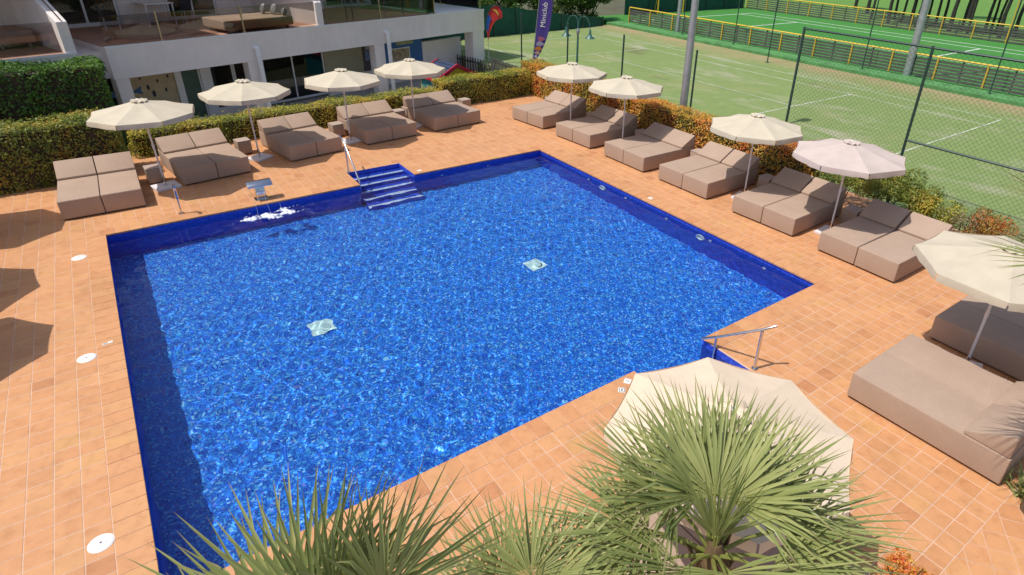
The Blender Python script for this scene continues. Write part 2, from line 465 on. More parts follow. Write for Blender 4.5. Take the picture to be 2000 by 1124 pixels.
# ------------------------------------------------------------------ pool basin
mb = MB()
mb.add([(0, 0, ZF), (LX, 0, ZF), (LX, LY, ZF), (0, LY, ZF)], [(0, 1, 2, 3)])
pool = kind(part('pool_basin', mb, M_MOSAIC), 'structure')
def wall(x0, y0, x1, y1):
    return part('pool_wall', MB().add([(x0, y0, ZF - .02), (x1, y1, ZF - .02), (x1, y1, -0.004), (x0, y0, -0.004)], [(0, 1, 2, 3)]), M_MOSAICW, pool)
walls = [wall(0, 0, 0, LY), wall(LX, LY, LX, 0), wall(BAY_B[0], LY, 0, LY), wall(LX, LY, BAY_B[1], LY), wall(0, 0, BAY_F[0], 0), wall(BAY_F[1], 0, LX, 0),
         wall(BAY_B[0], BAY_B[3], BAY_B[0], LY), wall(BAY_B[1], LY, BAY_B[1], BAY_B[3]), wall(BAY_B[1], BAY_B[3], BAY_B[0], BAY_B[3]),
         wall(BAY_F[0], BAY_F[2], BAY_F[0], 0), wall(BAY_F[1], 0, BAY_F[1], BAY_F[2]), wall(BAY_F[0], BAY_F[2], BAY_F[1], BAY_F[2])]
M_NOSE = mosaic_mat('caustic_nosing_mosaic', [(0.0, (0.72, 0.78, 0.86)), (0.45, (0.84, 0.86, 0.90)), (0.8, (0.45, 0.56, 0.86))], 0.027, (0.55, 0.62, 0.86))  # white nosings; their brightness and speckle also paint caustic light on the treads
def stairs(bay, sgn, y_start, run_):
    n = 5; rise = (ZF - ZW + 0.06) / n
    for k in range(n):
        z1 = ZW - 0.06 + k * rise * 1.0
        ya = y_start; yb = y_start + sgn * run_ * (k + 1.0)
        x0, x1 = bay[0] + 0.002, bay[1] - 0.002
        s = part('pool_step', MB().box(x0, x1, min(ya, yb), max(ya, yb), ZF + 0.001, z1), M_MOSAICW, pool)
        yn = yb - sgn * 0.10
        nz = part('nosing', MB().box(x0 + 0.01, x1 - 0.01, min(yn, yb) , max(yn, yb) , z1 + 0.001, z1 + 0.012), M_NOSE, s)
        for o in (s, nz): o.cycles.is_caustics_receiver = True
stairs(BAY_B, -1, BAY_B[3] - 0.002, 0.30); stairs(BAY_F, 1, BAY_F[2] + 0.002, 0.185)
for o in [pool] + walls: o.cycles.is_caustics_receiver = True

# ------------------------------------------------------------------ water
def ripple(X, Y):
    rng = np.random.default_rng(5); Z = np.zeros_like(X)
    for i in range(90):
        lam = math.exp(rng.uniform(math.log(0.10), math.log(0.75))); k = 2 * math.pi / lam
        t = rng.normal(0.5, 1.1); ph = rng.uniform(0, 6.283)
        Z += 0.00108 * lam ** 0.95 / 0.3 * np.sin(k * (X * math.cos(t) + Y * math.sin(t)) + ph) * 0.30
    # rings spreading from the falling water
    d = np.hypot(X - 3.1, Y - 9.05); Z += 0.003 * np.exp(-d * 1.1) * np.sin(d * 26)
    calm = 0.60 + 0.40 * np.clip(np.sin(X * 0.55 + 0.8) * np.cos(Y * 0.42 - 0.6) + 0.55, 0, 1)
    edge = 0.55 + 0.45 * np.clip((LY + 0.2 - Y) / 3.0, 0, 1)
    return Z * calm * edge
sp = 0.027
gx = np.arange(-0.02, LX + 0.03, sp); gy = np.arange(-0.98, 10.66, sp)
X, Y = np.meshgrid(gx, gy); Z = ripple(X, Y) + ZW
idx = np.arange(X.size).reshape(X.shape)
F = np.stack([idx[:-1, :-1], idx[:-1, 1:], idx[1:, 1:], idx[1:, :-1]], -1).reshape(-1, 4)
cx = (X[:-1, :-1] + sp / 2).ravel(); cyy = (Y[:-1, :-1] + sp / 2).ravel()
keep = np.zeros(len(F), bool)
for h in HOLES: keep |= (cx > h[0] - 0.03) & (cx < h[1] + 0.03) & (cyy > h[2] - 0.03) & (cyy < h[3] + 0.03)
F = F[keep]; used = np.unique(F); remap = np.full(X.size, -1); remap[used] = np.arange(len(used))
Vw = np.stack([X.ravel(), Y.ravel(), Z.ravel()], -1)[used]; F = remap[F]
wm, wnt, wb = new_mat('clear_water'); wnt.nodes.remove(wb)
gl = nd(wnt, 'ShaderNodeBsdfGlass'); gl.inputs['IOR'].default_value = 1.33; gl.inputs['Roughness'].default_value = 0.0
gl.inputs['Color'].default_value = (0.86, 0.96, 1.0, 1)
wnt.links.new(gl.outputs[0], wnt.nodes['Material Output'].inputs['Surface'])
water = kind(link('pool_water', np_mesh('pool_water', Vw, F, wm, smooth=True)), 'structure')
water.cycles.is_caustics_caster = True

# ------------------------------------------------------------------ tennis court and ball pitch
def turf_mat(name, c_lo, c_hi, worn, sand, wear):
    m, nt, b = new_mat(name); p = geo_pos(nt)
    r = ramp(nt, [(0.3, c_lo), (0.7, c_hi)]); nt.links.new(noise(nt, 2.2, p, 8, 0.75), r.inputs[0])
    n1 = noise(nt, 0.16, p, 5, 0.6, 0.4); r1 = ramp(nt, [(0.60 - wear, (0, 0, 0)), (0.72 - wear * .5, (1, 1, 1))]); nt.links.new(n1, r1.inputs[0])
    c = mixc(nt, r.outputs[0], worn, r1.outputs[0])
    if wear > 0:
        mpv = nd(nt, 'ShaderNodeVectorMath', operation='MULTIPLY'); mpv.inputs[1].default_value = (1.0, 0.45, 1.0); nt.links.new(p, mpv.inputs[0])
        n2 = noise(nt, 0.62, mpv.outputs[0], 6, 0.7, 0.6); r2 = ramp(nt, [(0.53, (0, 0, 0)), (0.74, (0.8, 0.8, 0.8))]); nt.links.new(n2, r2.inputs[0])
        c = mixc(nt, c, sand, r2.outputs[0])
        # trodden edge along the fence
        sx = nd(nt, 'ShaderNodeSeparateXYZ'); nt.links.new(p, sx.inputs[0])
        mr = nd(nt, 'ShaderNodeMapRange'); mr.inputs[1].default_value = 28.6; mr.inputs[2].default_value = 30.6; nt.links.new(sx.outputs[0], mr.inputs[0])
        mu = nd(nt, 'ShaderNodeMath', operation='MULTIPLY'); nt.links.new(mr.outputs[0], mu.inputs[0])
        r3 = ramp(nt, [(0.25, (0, 0, 0)), (0.6, (1, 1, 1))]); nt.links.new(noise(nt, 0.9, p, 5, 0.7), r3.inputs[0]); nt.links.new(r3.outputs[0], mu.inputs[1])
        c = mixc(nt, c, (0.36, 0.27, 0.15), mu.outputs[0])
        n4 = noise(nt, 0.33, mpv.outputs[0], 4, 0.6); r4 = ramp(nt, [(0.64, (0, 0, 0)), (0.76, (0.65, 0.65, 0.65))]); nt.links.new(n4, r4.inputs[0])
        c = mixc(nt, c, (0.13, 0.10, 0.06), r4.outputs[0])
    nt.links.new(c, b.inputs['Base Color']); b.inputs['Roughness'].default_value = 0.95; b.inputs['Specular IOR Level'].default_value = 0.15
    bump(nt, b, noise(nt, 45, p, 4), 0.5, 0.02)
    return m
M_COURT = turf_mat('court_turf', (0.175, 0.245, 0.082), (0.235, 0.30, 0.110), (0.27, 0.29, 0.12), (0.40, 0.38, 0.27), 0.06)
M_PITCH = turf_mat('pitch_turf', (0.050, 0.200, 0.040), (0.075, 0.255, 0.055), (0.10, 0.22, 0.05), (0.2, 0.3, 0.1), 0.0)
M_LAWN = turf_mat('lawn', (0.09, 0.20, 0.04), (0.16, 0.30, 0.07), (0.20, 0.28, 0.08), (0.2, 0.3, 0.1), 0.0)
M_LINE = pmat('line_paint', (0.50, 0.53, 0.40), 0.95, 0.4, 2.0)
M_KERB = pmat('green_kerb_paint', (0.085, 0.25, 0.075), 0.8, 0.3, 2.0, bmp=0.3, bscale=20)
kind(part('tennis_court', MB().box(15.95, 31.2, -14, 30.9, -0.73, -0.004), M_COURT), 'structure')
kind(part('ball_pitch', MB().box(32.45, 52.0, -14, 35.2, -0.73, 0.03), M_PITCH), 'structure')
kind(part('lawn', MB().box(52.05, 220, -60, 120, -0.73, 0.0), M_LAWN), 'structure')
kind(part('court_kerb', MB().box(31.2, 32.45, -14, 31.2, -0.73, 0.16), M_KERB, bevel=0.02), 'structure')
cl = MB(); cz = 0.0005
def seg(x0, x1, y0, y1, z=0.0): cl.add([(x0, y0, z), (x1, y0, z), (x1, y1, z), (x0, y1, z)], [(0, 1, 2, 3)])
h = 0.030
for xx in (17.1, 18.45, 26.68, 28.05): seg(xx - h, xx + h, 3.42, 27.15)
for yy in (3.42, 27.15): seg(17.1, 28.05, yy - h, yy + h, 0.004)
for yy in (8.9, 21.88): seg(18.45, 26.68, yy - h, yy + h, 0.004)
seg(22.56 - h, 22.56 + h, 8.9, 21.88, 0.008)
kind(part('court_lines', cl, M_LINE), 'structure')
cl = MB(); h = 0.06
for xx in (46.7, 48.35): seg(xx - h, xx + h, 3, 31.6, 0.034)
seg(40.1 - h, 40.1 + h, 3, 25.6, 0.034)
for yy in (25.75, 11.9): seg(40.1, 46.7, yy - h, yy + h, 0.038)
seg(34.0, 48.35, 31.55, 31.67, 0.038)
kind(part('pitch_lines', cl, pmat('pitch_line_paint', (0.7, 0.74, 0.68), 0.9, 0.15, 3.0)), 'structure')

# ================================================================== HOTEL BUILDING (local u along the facade, v into the building)
M_FRAME = pmat('white_frame', (0.74, 0.73, 0.72), 0.4, 0.05)
M_DGLASS = clear_glass('window_glass', (0.55, 0.60, 0.60))
M_RAILG = clear_glass('balustrade_glass', (0.74, 0.72, 0.72))
M_CURT = pmat('beige_curtain', (0.52, 0.42, 0.30), 0.9, 0.2, 14)
M_INT = pmat('interior_wall', (0.34, 0.31, 0.28), 0.9, 0.3, 2)
M_BRONZE = pmat('brushed_post', (0.45, 0.38, 0.25), 0.35, 0.1, 12, metal=0.9)
M_OLIVE = pmat('olive_wall_paint', (0.34, 0.31, 0.21), 0.9, 0.08, 2)
M_BLUEW = pmat('blue_wall_paint', (0.04, 0.14, 0.36), 0.7, 0.1, 2)
M_MURAL = pmat('sand_wall_paint', (0.50, 0.40, 0.24), 0.9, 0.12, 3)
M_TERR = pmat('terrace_tiles', (0.42, 0.24, 0.16), 0.7, 0.15, 4)
M_GREEND = pmat('green_door_panel', (0.05, 0.10, 0.07), 0.4, 0.2, 3)
M_PIPE = pmat('white_pipe', (0.84, 0.81, 0.79), 0.5, 0.05)
BA = (0.99, 18.10, 0.0); BR = math.radians(17.243)
GF = -0.62      # ground floor level of the building
bld = thing('hotel_building', 'white hotel wing with glass terraces above shaded ground floor windows', 'building', BA, BR)
def bp(name, boxes, mat, parent=None, bevel=0, smooth=False):
    m = MB()
    for q in boxes: m.box(*q)
    return part(name, m, mat, parent or bld, bevel, 1, smooth)
# floor slab with its deep fascia, terrace paving laid on it, white edge
bp('terrace_slab', [(0.06, 16.2, 0.0, 9.0, 1.45, 2.38)], M_RENDER)
bp('terrace_slab', [(-9.0, -0.76, -0.34, 9.0, 1.45, 2.36)], M_RENDER)
bp('terrace_slab', [(-0.76, 0.06, 0.35, 9.0, 1.45, 2.20)], M_RENDER)
bp('terrace_paving', [(0.08, 13.12, 0.05, 4.6, 2.381, 2.405)], M_TERR)
bp('terrace_paving', [(-9.0, -1.0, -0.29, 4.6, 2.361, 2.395)], M_TERR)
bp('edge_trim', [(0.05, 16.22, -0.015, 0.05, 2.36, 2.42)], M_WHITE)
bp('edge_trim', [(-9.0, -0.75, -0.355, -0.29, 2.34, 2.40)], M_WHITE)
bp('white_ledge', [(13.12, 16.19, 0.05, 6.0, 2.381, 2.41)], M_WHITE)
# storeys above (out of the picture): they shade the terraces
for q in ((-9.0, 2.2, 0.75), (2.2, 6.2, 2.5), (6.2, 16.2, 0.75)): bp('upper_slab', [(q[0], q[1], q[2], 9.0, 5.15, 5.45)], M_RENDER)
bp('upper_wall', [(-9.0, 13.4, 4.75, 9.0, 5.45, 11.0)], M_RENDER)
bp('roof', [(-9.2, 13.6, 4.5, 9.2, 11.0, 11.25)], M_RENDER)
# ground floor columns
for u0, u1 in ((0.08, 0.46), (4.2, 4.62), (9.62, 10.12), (15.42, 16.18)):
    bp('column', [(u0, u1, 0.02, 0.42 if u0 < 15 else 0.62, -0.72, 1.45)], M_RENDER, bevel=0.01)
for pu in (4.56, 10.24):
    m = MB().tube([(pu, 0.05, 1.90), (pu, -0.09, 1.90), (pu, -0.14, 1.86), (pu, -0.14, 1.6), (pu, -0.14, -0.70)], 0.085, 12)
    dp = part('downpipe', m, M_PIPE, bld, smooth=True)
    for zc in (1.35, 0.2): part('pipe_bracket', MB().tube([(pu, -0.14, zc), (pu, -0.14, zc + 0.05)], 0.094, 10), M_FRAME, dp)
# recessed ground floor wall: panels between openings
bp('rear_wall', [(-9.0, 16.0, 4.6, 4.8, -0.72, 1.45)], M_INT)
bp('room_floor', [(-9.0, 15.6, 1.62, 4.6, -0.70, GF)], M_INT)
bp('porch_floor', [(0.4, 16.2, -2.6, 1.62, -0.715, -0.66)], pmat('pale_bounce_floor', (0.42, 0.40, 0.37), 0.8, 0.15, 2))  # floor paled and extended forward to bounce light up onto the fascia
bp('mural_wall', [(0.46, 2.30, 1.50, 1.62, -0.70, 1.45)], M_MURAL)
bp('side_wall', [(-2.5, 0.10, 1.50, 1.62, -0.70, 1.45)], M_MURAL)
bp('olive_wall', [(8.14, 10.05, 1.50, 1.62, 0.10, 1.45)], M_OLIVE)
bp('low_wall', [(8.14, 11.5, 1.48, 1.62, -0.70, 0.10)], M_RENDER)
bp('blue_wall', [(10.85, 13.42, 1.50, 1.62, 0.10, 1.45)], M_BLUEW)
bp('white_wall', [(11.5, 13.42, 1.47, 1.62, -0.70, 0.10)], M_RENDER)
bp('white_wall', [(13.42, 15.95, 1.47, 1.62, -0.70, 0.95)], M_RENDER)
bp('wall_cap', [(13.40, 15.98, 1.43, 1.66, 0.95, 1.0)], M_WHITE)
# mural: blue fish, dots and swimmers painted on the sand coloured wall
fishm = pmat('mural_blue', (0.06, 0.14, 0.30), 0.9, 0.2, 8); darkp = pmat('mural_dark', (0.05, 0.05, 0.06), 0.9, 0.2, 8)
m = MB(); pts = [(0.62 + 0.32 * math.cos(a) * (1.2 if math.cos(a) < 0 else 1), 0.70 + 0.13 * math.sin(a)) for a in [k * 2 * math.pi / 14 for k in range(14)]]
m.prism(pts, 'y', 1.488, 1.50); m.prism([(0.92, 0.70), (1.22, 0.86), (1.18, 0.72), (1.24, 0.58)], 'y', 1.487, 1.4995)
part('mural_fish', m, fishm, bld)
for k, (uu, zz, rr) in enumerate(((1.42, 0.78, 0.07), (1.55, 0.55, 0.09), (1.75, 0.95, 0.05), (1.95, 0.62, 0.06), (1.25, 1.1, 0.04), (2.1, 1.05, 0.05))):
    part('mural_figure', MB().prism([(uu + rr * math.cos(a) * 0.6, zz + rr * 1.3 * math.sin(a)) for a in [q * math.pi / 4 for q in range(8)]], 'y', 1.487, 1.50), darkp, bld)
# framed openings
def window(u0, u1, v, z0, z1, parts=1, fill=M_DGLASS, curtain=None, bar=0.055, par=None):
    w = part('window', MB().box(u0, u1, v, v + 0.05, z0, z0 + bar * 1.6).box(u0, u1, v, v + 0.05, z1 - bar, z1).box(u0, u0 + bar, v, v + 0.05, z0 + bar * 1.6, z1 - bar).box(u1 - bar, u1, v, v + 0.05, z0 + bar * 1.6, z1 - bar), M_FRAME, par or bld)
    st = (u1 - u0) / parts
    for k in range(1, parts): part('mullion', MB().box(u0 + k * st - bar / 2, u0 + k * st + bar / 2, v - 0.004, v + 0.054, z0 + bar * 1.6, z1 - bar), M_FRAME, w)
    for k in range(parts):
        a, b_ = u0 + k * st + (bar if k == 0 else bar / 2), u0 + (k + 1) * st - (bar if k == parts - 1 else bar / 2)
        part('pane', MB().box(a, b_, v + 0.022, v + 0.028, z0 + bar * 1.6, z1 - bar), fill, w)
        if curtain:
            m_ = MB(); n = 22; zc0, zc1 = curtain
            for q in range(n):
                x0 = a + (b_ - a) * q / n; x1 = a + (b_ - a) * (q + 1) / n; y0 = v + 0.14 + 0.03 * (q % 2); y1 = v + 0.14 + 0.03 * ((q + 1) % 2)
                m_.add([(x0, y0, zc0), (x1, y1, zc0), (x1, y1, zc1), (x0, y0, zc1)], [(0, 1, 2, 3)])
            part('curtain', m_, M_CURT, w)
    return w
window(2.30, 3.16, 1.52, GF, 1.42, 1, M_GREEND)
for q in ((2.30, 2.52, 1.44, 1.515, GF, 1.45), (3.16, 3.50, 1.46, 1.62, GF, 1.45)): bp('door_jamb', [q], M_FRAME)
window(3.50, 4.34, 1.52, -0.40, 1.42, 1)
bp('apron_panel', [(3.50, 5.30, 1.50, 1.60, -0.70, -0.40)], M_RENDER)
window(4.36, 5.30, 1.52, -0.40, 1.42, 2)
window(5.32, 8.12, 1.52, -0.56, 1.42, 2)
for q in ((5.0, 5.1, 1.65, 4.55, GF, 1.44), (8.6, 8.7, 1.65, 4.55, GF, 1.44)): bp('room_partition', [q], M_INT)
# things seen dimly inside the ground floor rooms
for k in range(9):
    uu = 5.9 + k * 0.22
    part('bunting_pennant', MB().prism([(uu, 1.02), (uu + 0.11, 1.02), (uu + 0.055, 0.90)], 'y', 2.6 + 0.01 * (k % 2), 2.605 + 0.01 * (k % 2)), M_WHITE, bld)
# notice board and poster on the walls
nb = part('notice_board', MB().box(10.05, 10.85, 1.46, 1.50, 0.10, 1.40), pmat('board_dark', (0.07, 0.06, 0.07), 0.7, 0.5, 6), bld)
for k, (a, b_, c, d) in enumerate(((10.14, 10.42, 0.55, 0.95), (10.46, 10.74, 0.75, 1.2), (10.2, 10.5, 1.0, 1.3))):
    part('poster', MB().box(a, b_, 1.452, 1.459, c, d), pmat('poster_print_%s' % 'abc'[k], ((0.12, 0.16, 0.3), (0.25, 0.12, 0.08), (0.3, 0.3, 0.35))[k], 0.6, 0.5, 12), nb)
pc = part('wall_picture', MB().box(11.45, 12.65, 1.46, 1.50, 0.30, 0.88), M_FRAME, bld)
part('picture_print', MB().box(11.50, 12.60, 1.452, 1.459, 0.34, 0.84), pmat('picture_mottle', (0.35, 0.27, 0.16), 0.7, 0.7, 7), pc)
part('wall_sign', MB().box(11.9, 12.9, 1.47, 1.50, 1.0, 1.2), pmat('sign_green', (0.30, 0.34, 0.16), 0.6, 0.2, 5), bld)
# upper terrace wall with curtained sliding windows
for q in ((-9.0, 0.25), (2.30, 3.9), (5.74, 10.6), (13.35, 14.0)): bp('terrace_wall', [(q[0], q[1], 4.62, 4.8, 2.38, 5.15)], M_RENDER)
bp('terrace_room', [(0.2, 14.0, 6.4, 6.5, 2.38, 5.15)], M_INT)
window(0.26, 2.28, 4.62, 2.42, 5.0, 2, M_DGLASS, (2.78, 4.9), 0.07)
window(3.92, 5.72, 4.62, 2.42, 5.0, 2, M_DGLASS, (2.66, 4.9), 0.07)
window(10.62, 13.33, 4.62, 2.42, 5.0, 3, M_DGLASS, (2.9, 4.9), 0.07)
window(-4.2, -1.4, 4.60, 2.42, 5.0, 2, M_DGLASS, (2.9, 4.9), 0.07)
# dividing walls between the terraces
def divider(u0, u1, v0, v1, z0=2.36):
    d = part('dividing_wall', MB().prism([(v0, z0), (v1, z0), (v1, 4.4), (v0 + 1.6, 3.95), (v0, 3.22)], 'x', u0, u1), M_RENDER, bld, bevel=0.012)
    part('handrail', MB().tube([((u0 + u1) / 2, v0 + 0.02, 3.28), ((u0 + u1) / 2, v0 + 1.6, 4.02), ((u0 + u1) / 2, v1 - 0.1, 4.5)], 0.02, 6), M_STEEL, d)
divider(-1.0, -0.74, -0.30, 4.6); divider(7.18, 7.46, 0.06, 4.6)
# glass balustrades
def balustrade(u0, u1, v, zb, posts):
    for a, b_ in zip(posts[:-1], posts[1:]):
        part('balustrade_pane', MB().box(a + 0.03, b_ - 0.03, v + 0.01, v + 0.022, zb + 0.05, zb + 0.83), M_RAILG, bld)
    for q in posts:
        if not (u0 < q < u1): continue
        p_ = part('balustrade_post', MB().box(q - 0.022, q + 0.022, v - 0.01, v + 0.04, zb, zb + 0.86), M_BRONZE, bld, bevel=0.006)
        part('post_foot', MB().box(q - 0.05, q + 0.05, v - 0.03, v + 0.06, zb, zb + 0.035), M_BRONZE, p_)
balustrade(0.3, 7.1, 0.06, 2.42, [0.12, 1.67, 4.33, 7.14]); balustrade(7.5, 14, 0.06, 2.42, [7.5, 10.1, 13.07])
balustrade(-9, -1.05, -0.28, 2.40, [-8.5, -5.9, -3.4, -1.05])
for a, b_ in ((0.3, 2.2), (2.25, 4.5)): part('balustrade_pane', MB().box(13.05, 13.062, a, b_, 2.46, 3.25), M_RAILG, bld)
for q in (2.22,): part('balustrade_post', MB().box(13.03, 13.08, q - 0.02, q + 0.02, 2.41, 3.28), M_BRONZE, bld)
for a, b_ in ((0.3, 2.9), (2.95, 5.6)): part('balustrade_pane', MB().box(16.10, 16.112, a, b_, 2.46, 3.25), M_RAILG, bld)
for q in (0.16, 2.92): part('balustrade_post', MB().box(16.08, 16.13, q - 0.02, q + 0.02, 2.41, 3.28), M_BRONZE, bld)

def B(u, v, z=0.0):
    c, s = math.cos(BR), math.sin(BR)
    return (BA[0] + u * c - v * s, BA[1] + u * s + v * c, z)

# terrace furniture
M_TAUPE = None
def fabric(name, col, var=0.10):
    m, nt, b = new_mat(name); tc = nd(nt, 'ShaderNodeTexCoord').outputs['Object']; p = geo_pos(nt)
    f = noise(nt, 2.2, p, 5, 0.6); lo = tuple(c * (1 - var) for c in col); hi = tuple(c * (1 + var) for c in col)
    r = ramp(nt, [(0.32, lo), (0.68, hi)]); nt.links.new(f, r.inputs[0])
    f2 = noise(nt, 90, tc, 2, 0.5); r2 = ramp(nt, [(0.3, (0.90, 0.90, 0.90)), (0.7, (1.06, 1.06, 1.06))]); nt.links.new(f2, r2.inputs[0])
    c = mixc(nt, r.outputs[0], r2.outputs[0], 1.0, 'MULTIPLY')
    nt.links.new(c, b.inputs['Base Color']); b.inputs['Roughness'].default_value = 0.85; b.inputs['Specular IOR Level'].default_value = 0.25
    h1 = noise(nt, 4.5, tc, 3, 0.5); h2 = noise(nt, 260, tc, 2, 0.5)
    b1 = nd(nt, 'ShaderNodeBump'); b1.inputs['Strength'].default_value = 0.06; b1.inputs['Distance'].default_value = 0.03; nt.links.new(h1, b1.inputs['Height'])
    b2 = nd(nt, 'ShaderNodeBump'); b2.inputs['Strength'].default_value = 0.25; b2.inputs['Distance'].default_value = 0.002; nt.links.new(h2, b2.inputs['Height'])
    nt.links.new(b1.outputs[0], b2.inputs['Normal']); nt.links.new(b2.outputs[0], b.inputs['Normal'])
    return m
M_TAUPE = fabric('taupe_fabric', (0.415, 0.300, 0.225), 0.05)
M_TAN = fabric('tan_fabric', (0.50, 0.37, 0.26))
M_GREYC = fabric('grey_cushion', (0.30, 0.29, 0.29), 0.2)
M_BLK = pmat('black_metal', (0.03, 0.03, 0.032), 0.5, 0.2)

def cushion(mb, c, w, h, t, tilt):
    n = 8
    for s in (1, -1):
        o = len(mb.v)
        for i in range(n + 1):
            for j in range(n + 1):
                a, b_ = i / n * 2 - 1, j / n * 2 - 1
                th_ = t * max(0, (1 - a * a) * (1 - b_ * b_)) ** 0.45 * s
                pin = 1 - 0.08 * (a * a * b_ * b_ - 0.2 * (a * a + b_ * b_))
                x, z = a * w * pin, b_ * h * pin; y = th_
                mb.v.append((c[0] + x, c[1] + y * math.cos(tilt) - z * math.sin(tilt), c[2] + h + y * math.sin(tilt) + z * math.cos(tilt)))
        for i in range(n):
            for j in range(n):
                k = o + i * (n + 1) + j; q = (k, k + n + 1, k + n + 2, k + 1)
                mb.f.append(q if s < 0 else q[::-1])
    return mb
db = thing('terrace_daybed', 'tan upholstered daybed behind the glass of the middle terrace', 'daybed', B(5.0, 0.95, 2.406), BR)
part('mattress', MB().box(-1.25, 1.30, -0.75, 0.75, 0.10, 0.42), M_TAN, db, bevel=0.05, seg=3, smooth=True)
for x in (-1.05, 1.1):
    for y in (-0.6, 0.6): part('leg', MB().box(x - 0.04, x + 0.04, y - 0.04, y + 0.04, 0.0, 0.105), M_BLK, db)
for k, (uu, vv, rz, lab) in enumerate(((5.80, 1.25, 1.1, 'farthest from the railing'), (5.98, 0.85, 1.3, 'in the middle of the three'), (6.12, 0.42, 0.9, 'nearest the railing'))):
    q = part('throw_cushion', cushion(MB(), (0, 0, 0), 0.20, 0.18 if k < 2 else 0.13, 0.10, 0.35), M_GREYC, smooth='all', loc=B(uu, vv, 2.825), rot=(0, 0, BR + rz))
    tag(q, 'grey throw cushion on the tan terrace daybed, ' + lab, 'cushion', 'grey cushions on the terrace daybed')
lb = thing('terrace_daybed', 'tan daybed on the left hand terrace behind the tall green hedge', 'daybed', B(-2.35, 2.05, 2.397), BR)
part('mattress', MB().box(-1.3, 1.2, -0.75, 0.75, 0.14, 0.46), M_TAN, lb, bevel=0.05, seg=3, smooth=True)
for x in (-1.1, 0.4, 1.05):
    for y in (-0.62, 0.6): part('leg', MB().box(x - 0.04, x + 0.04, y - 0.04, y + 0.04, 0.0, 0.145), M_TAN, lb)
tb = thing('terrace_table', 'white square table with thin legs against the terrace wall', 'table', B(3.25, 4.0, 2.406), BR)
part('table_top', MB().box(-0.5, 0.5, -0.42, 0.42, 0.70, 0.735), M_FRAME, tb, bevel=0.006)
for x in (-0.45, 0.45):
    for y in (-0.38, 0.38): part('leg', MB().box(x - 0.018, x + 0.018, y - 0.018, y + 0.018, 0.0, 0.70), M_FRAME, tb)
def chair(label, u, v, rz, mat):
    t = thing('terrace_chair', label, 'chair', B(u, v, 2.406), BR + rz, 'terrace chairs')
    part('seat', MB().box(-0.22, 0.22, -0.22, 0.22, 0.42, 0.46), mat, t, bevel=0.015)
    part('backrest', MB().prism([(0.20, 0.46), (0.24, 0.46), (0.32, 0.86), (0.28, 0.86)], 'x', -0.22, 0.22), mat, t, bevel=0.01)
    for x in (-0.19, 0.19):
        for y in (-0.19, 0.19): part('leg', MB().tube([(x * 1.1, y * 1.1, 0), (x, y, 0.42)], 0.014, 6), M_FRAME, t)
chair('dark chair left of the white terrace table', 1.6, 3.5, 1.2, M_BLK)
chair('dark chair tucked under right side of the white terrace table', 3.95, 3.5, -1.0, M_BLK)
M_BLUEF = fabric('pale_blue_fabric', (0.25, 0.27, 0.45), 0.15)
chair('pale blue chair standing on the right hand terrace', 11.5, 3.9, 0.3, M_BLUEF)

# ------------------------------------------------------------------ play area beside the building
ph = thing('playhouse', 'toy playhouse with navy roof, red edges and yellow gable', 'playhouse', (12.40, 18.85, -0.70), math.radians(9))
M_YEL = pmat('yellow_plastic', (0.60, 0.46, 0.03), 0.4, 0.1, 4); M_RED = pmat('red_plastic', (0.52, 0.02, 0.05), 0.4, 0.1, 4); M_NAVY = pmat('navy_plastic', (0.018, 0.035, 0.085), 0.75, 0.2, 4); M_TEAL = pmat('teal_plastic', (0.02, 0.18, 0.22), 0.4, 0.2, 4)
w2, d2, ez, rz_ = 0.98, 0.70, 1.10, 1.57
part('gable_wall', MB().prism([(-w2 + .06, 0), (w2 - .06, 0), (w2 - .06, ez), (0, rz_ - .04), (-w2 + .06, ez)], 'y', -d2 + 0.06, -d2 + 0.10), M_YEL, ph)
part('gable_wall', MB().prism([(-w2 + .06, 0), (w2 - .06, 0), (w2 - .06, ez), (0, rz_ - .04), (-w2 + .06, ez)], 'y', d2 - 0.10, d2 - 0.06), M_YEL, ph)
for s in (-1, 1): part('side_wall', MB().box(min(s * (w2 - .10), s * (w2 - .06)), max(s * (w2 - .10), s * (w2 - .06)), -d2 + .1, d2 - .1, 0, ez), M_TEAL, ph)
for s in (-1, 1):
    rf = part('roof', MB().prism([(0, rz_), (s * w2 * 1.03, ez - 0.02), (s * w2 * 1.03, ez + 0.03), (0, rz_ + 0.05)], 'y', -d2, d2), M_NAVY, ph)
    for k in range(5): part('roof_ridge', MB().prism([(s * (0.10 + 0.19 * k), rz_ + 0.055 - 0.47 / 1.0 * (0.10 + 0.19 * k)), (s * (0.13 + 0.19 * k), rz_ + 0.055 - 0.47 * (0.13 + 0.19 * k)), (s * (0.13 + 0.19 * k), rz_ + 0.072 - 0.47 * (0.13 + 0.19 * k))], 'y', -d2 + 0.01, d2 - 0.01), M_NAVY, rf)
    for y in (-d2 - 0.03, d2 - 0.02): part('verge_board', MB().prism([(0, rz_ - 0.06), (s * w2 * 1.06, ez - 0.12), (s * w2 * 1.06, ez + 0.05), (0, rz_ + 0.09)], 'y', y, y + 0.05), M_RED, ph)
    part('eave_board', MB().box(min(s * w2 * 1.02, s * w2 * 1.07), max(s * w2 * 1.02, s * w2 * 1.07), -d2 + .02, d2 - .02, ez - 0.06, ez + 0.035), M_RED, ph)
dr = part('door', MB().box(-0.25, 0.25, -d2 + 0.03, -d2 + 0.06, 0.0, 0.9), M_RED, ph); part('handle', MB().box(0.14, 0.19, -d2 + 0.01, -d2 + 0.03, 0.42, 0.5), M_YEL, dr)

